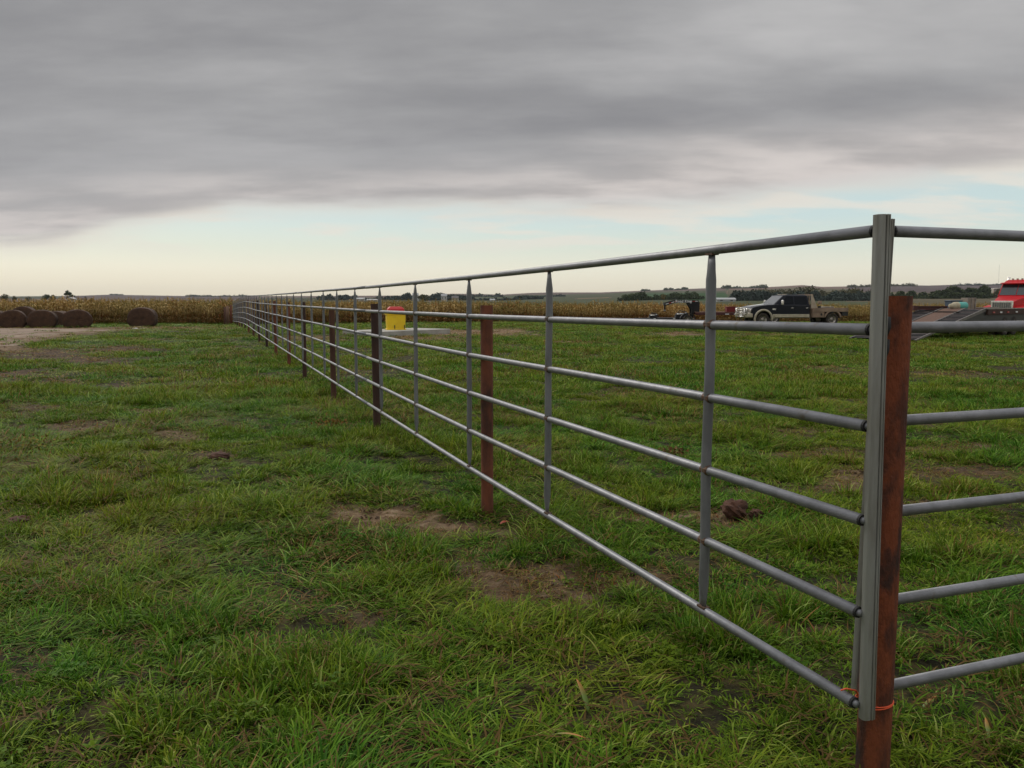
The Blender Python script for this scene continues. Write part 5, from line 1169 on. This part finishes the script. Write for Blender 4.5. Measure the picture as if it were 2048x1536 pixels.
broad_leaf(1842, 1420, .10, .013, R(30), R(35), 'broad yellow green leaf right of the corner post foot')
broad_leaf(1978, 1478, .09, .013, R(70), R(45), 'yellow tipped broad leaf near the bottom right corner')
broad_leaf(1090, 1490, .18, .012, R(-40), R(35), 'narrow orange tipped leaf below the tall broad leaf')
broad_leaf(1000, 1052, .07, .04, R(20), R(25), 'red orange leaf lying at the foot of the first rusty line post', mat('red_leaf', (.42, .07, .03), .6))
# weeds with turning leaves
def weed(px, py, label, h, mt, seed, n=60, w=.12):
    c = G(px, py); g = random.Random(seed); e = empty('weed', (c.x, c.y, H(c.x, c.y))); tag(e, label, 'weed')
    mb = MB()
    for k in range(5): a = k*1.25+g.random(); mb.tube([(0, 0, 0), (math.cos(a)*w*.6, math.sin(a)*w*.6, h*g.uniform(.6, 1))], [.003, .0015], 4)
    mb.build('stem', M['bark'], e)
    leafmass('leaves', [(0, 0, h*.5, w, w, h*.5)], mt, n, .012, e, seed); return e
weed(660, 848, 'orange brown weed left of the third fence post', .10, foliage('orange_weed', (.12, .06, .02), (.26, .13, .035)), 3, 120, .22)
weed(40, 895, 'yellow orange weed patch by the left edge of the grass', .13, foliage('amber_weed', (.14, .10, .02), (.26, .20, .04)), 4, 300, .5)
weed(1345, 905, 'brown dock weed seen through the fence', .08, foliage('brown_weed', (.10, .05, .02), (.2, .11, .04)), 5, 160, .16)
weed(1035, 742, 'reddish brown weed patch behind the first rusty line post', .10, foliage('dull_red_weed', (.08, .045, .02), (.15, .10, .035)), 6, 220, .45)
# birds
def bird(px, py, Y, s, lab, seed):
    c = W(px, py, Y); g = random.Random(seed); e = empty('bird', c, g.uniform(0, 6)); tag(e, lab, 'bird', 'birds flying under the cloud')
    MB().lathe([(0, -.22*s), (.05*s, -.12*s), (.07*s, .02*s), (.04*s, .14*s), (.03*s, .2*s), (0, .25*s)], (0, 0, 0), 'y', 8).build('bird_body', M['blackplastic'], e, smooth=True)
    for sg in (-1, 1): MB().add([(0, -.08*s, .02*s), (0, .08*s, .02*s), (sg*.25*s, .10*s, .12*s), (sg*.5*s, -.02*s, .05*s), (sg*.25*s, -.06*s, .11*s), ], [(0, 1, 2, 4), (4, 2, 3)]).build('wing', M['blackplastic'], e)
bird(930, 405, 240, .5, 'tiny dark bird high above the middle of the fence', 1); bird(938, 404, 250, .5, 'tiny dark bird trailing just right of the middle pair', 2)
bird(775, 442, 250, .5, 'lowest tiny dark bird left of the middle pair', 3); bird(1040, 345, 260, .5, 'highest tiny dark bird right of the middle pair', 4); bird(1030, 379, 270, .45, 'faint dark bird just below the highest bird', 5)

# ------------------------------------------------------------------ haze
hz = MB().b2((-4400, -60, -80), (4400, 5400, 95)).build('haze', bpy.data.materials.new('thin_air'), None); hz['kind'] = 'stuff'; hz['label'] = 'thin pale haze over the far fields'; hz['category'] = 'haze'
hm = hz.data.materials[0]; hm.use_nodes = True; hm.node_tree.nodes.clear(); o_ = hm.node_tree.nodes.new('ShaderNodeOutputMaterial'); v_ = hm.node_tree.nodes.new('ShaderNodeVolumePrincipled')
v_.inputs['Color'].default_value = (.80, .86, .95, 1); v_.inputs['Density'].default_value = .00006; v_.inputs['Anisotropy'].default_value = .2; hm.node_tree.links.new(v_.outputs[0], o_.inputs['Volume'])
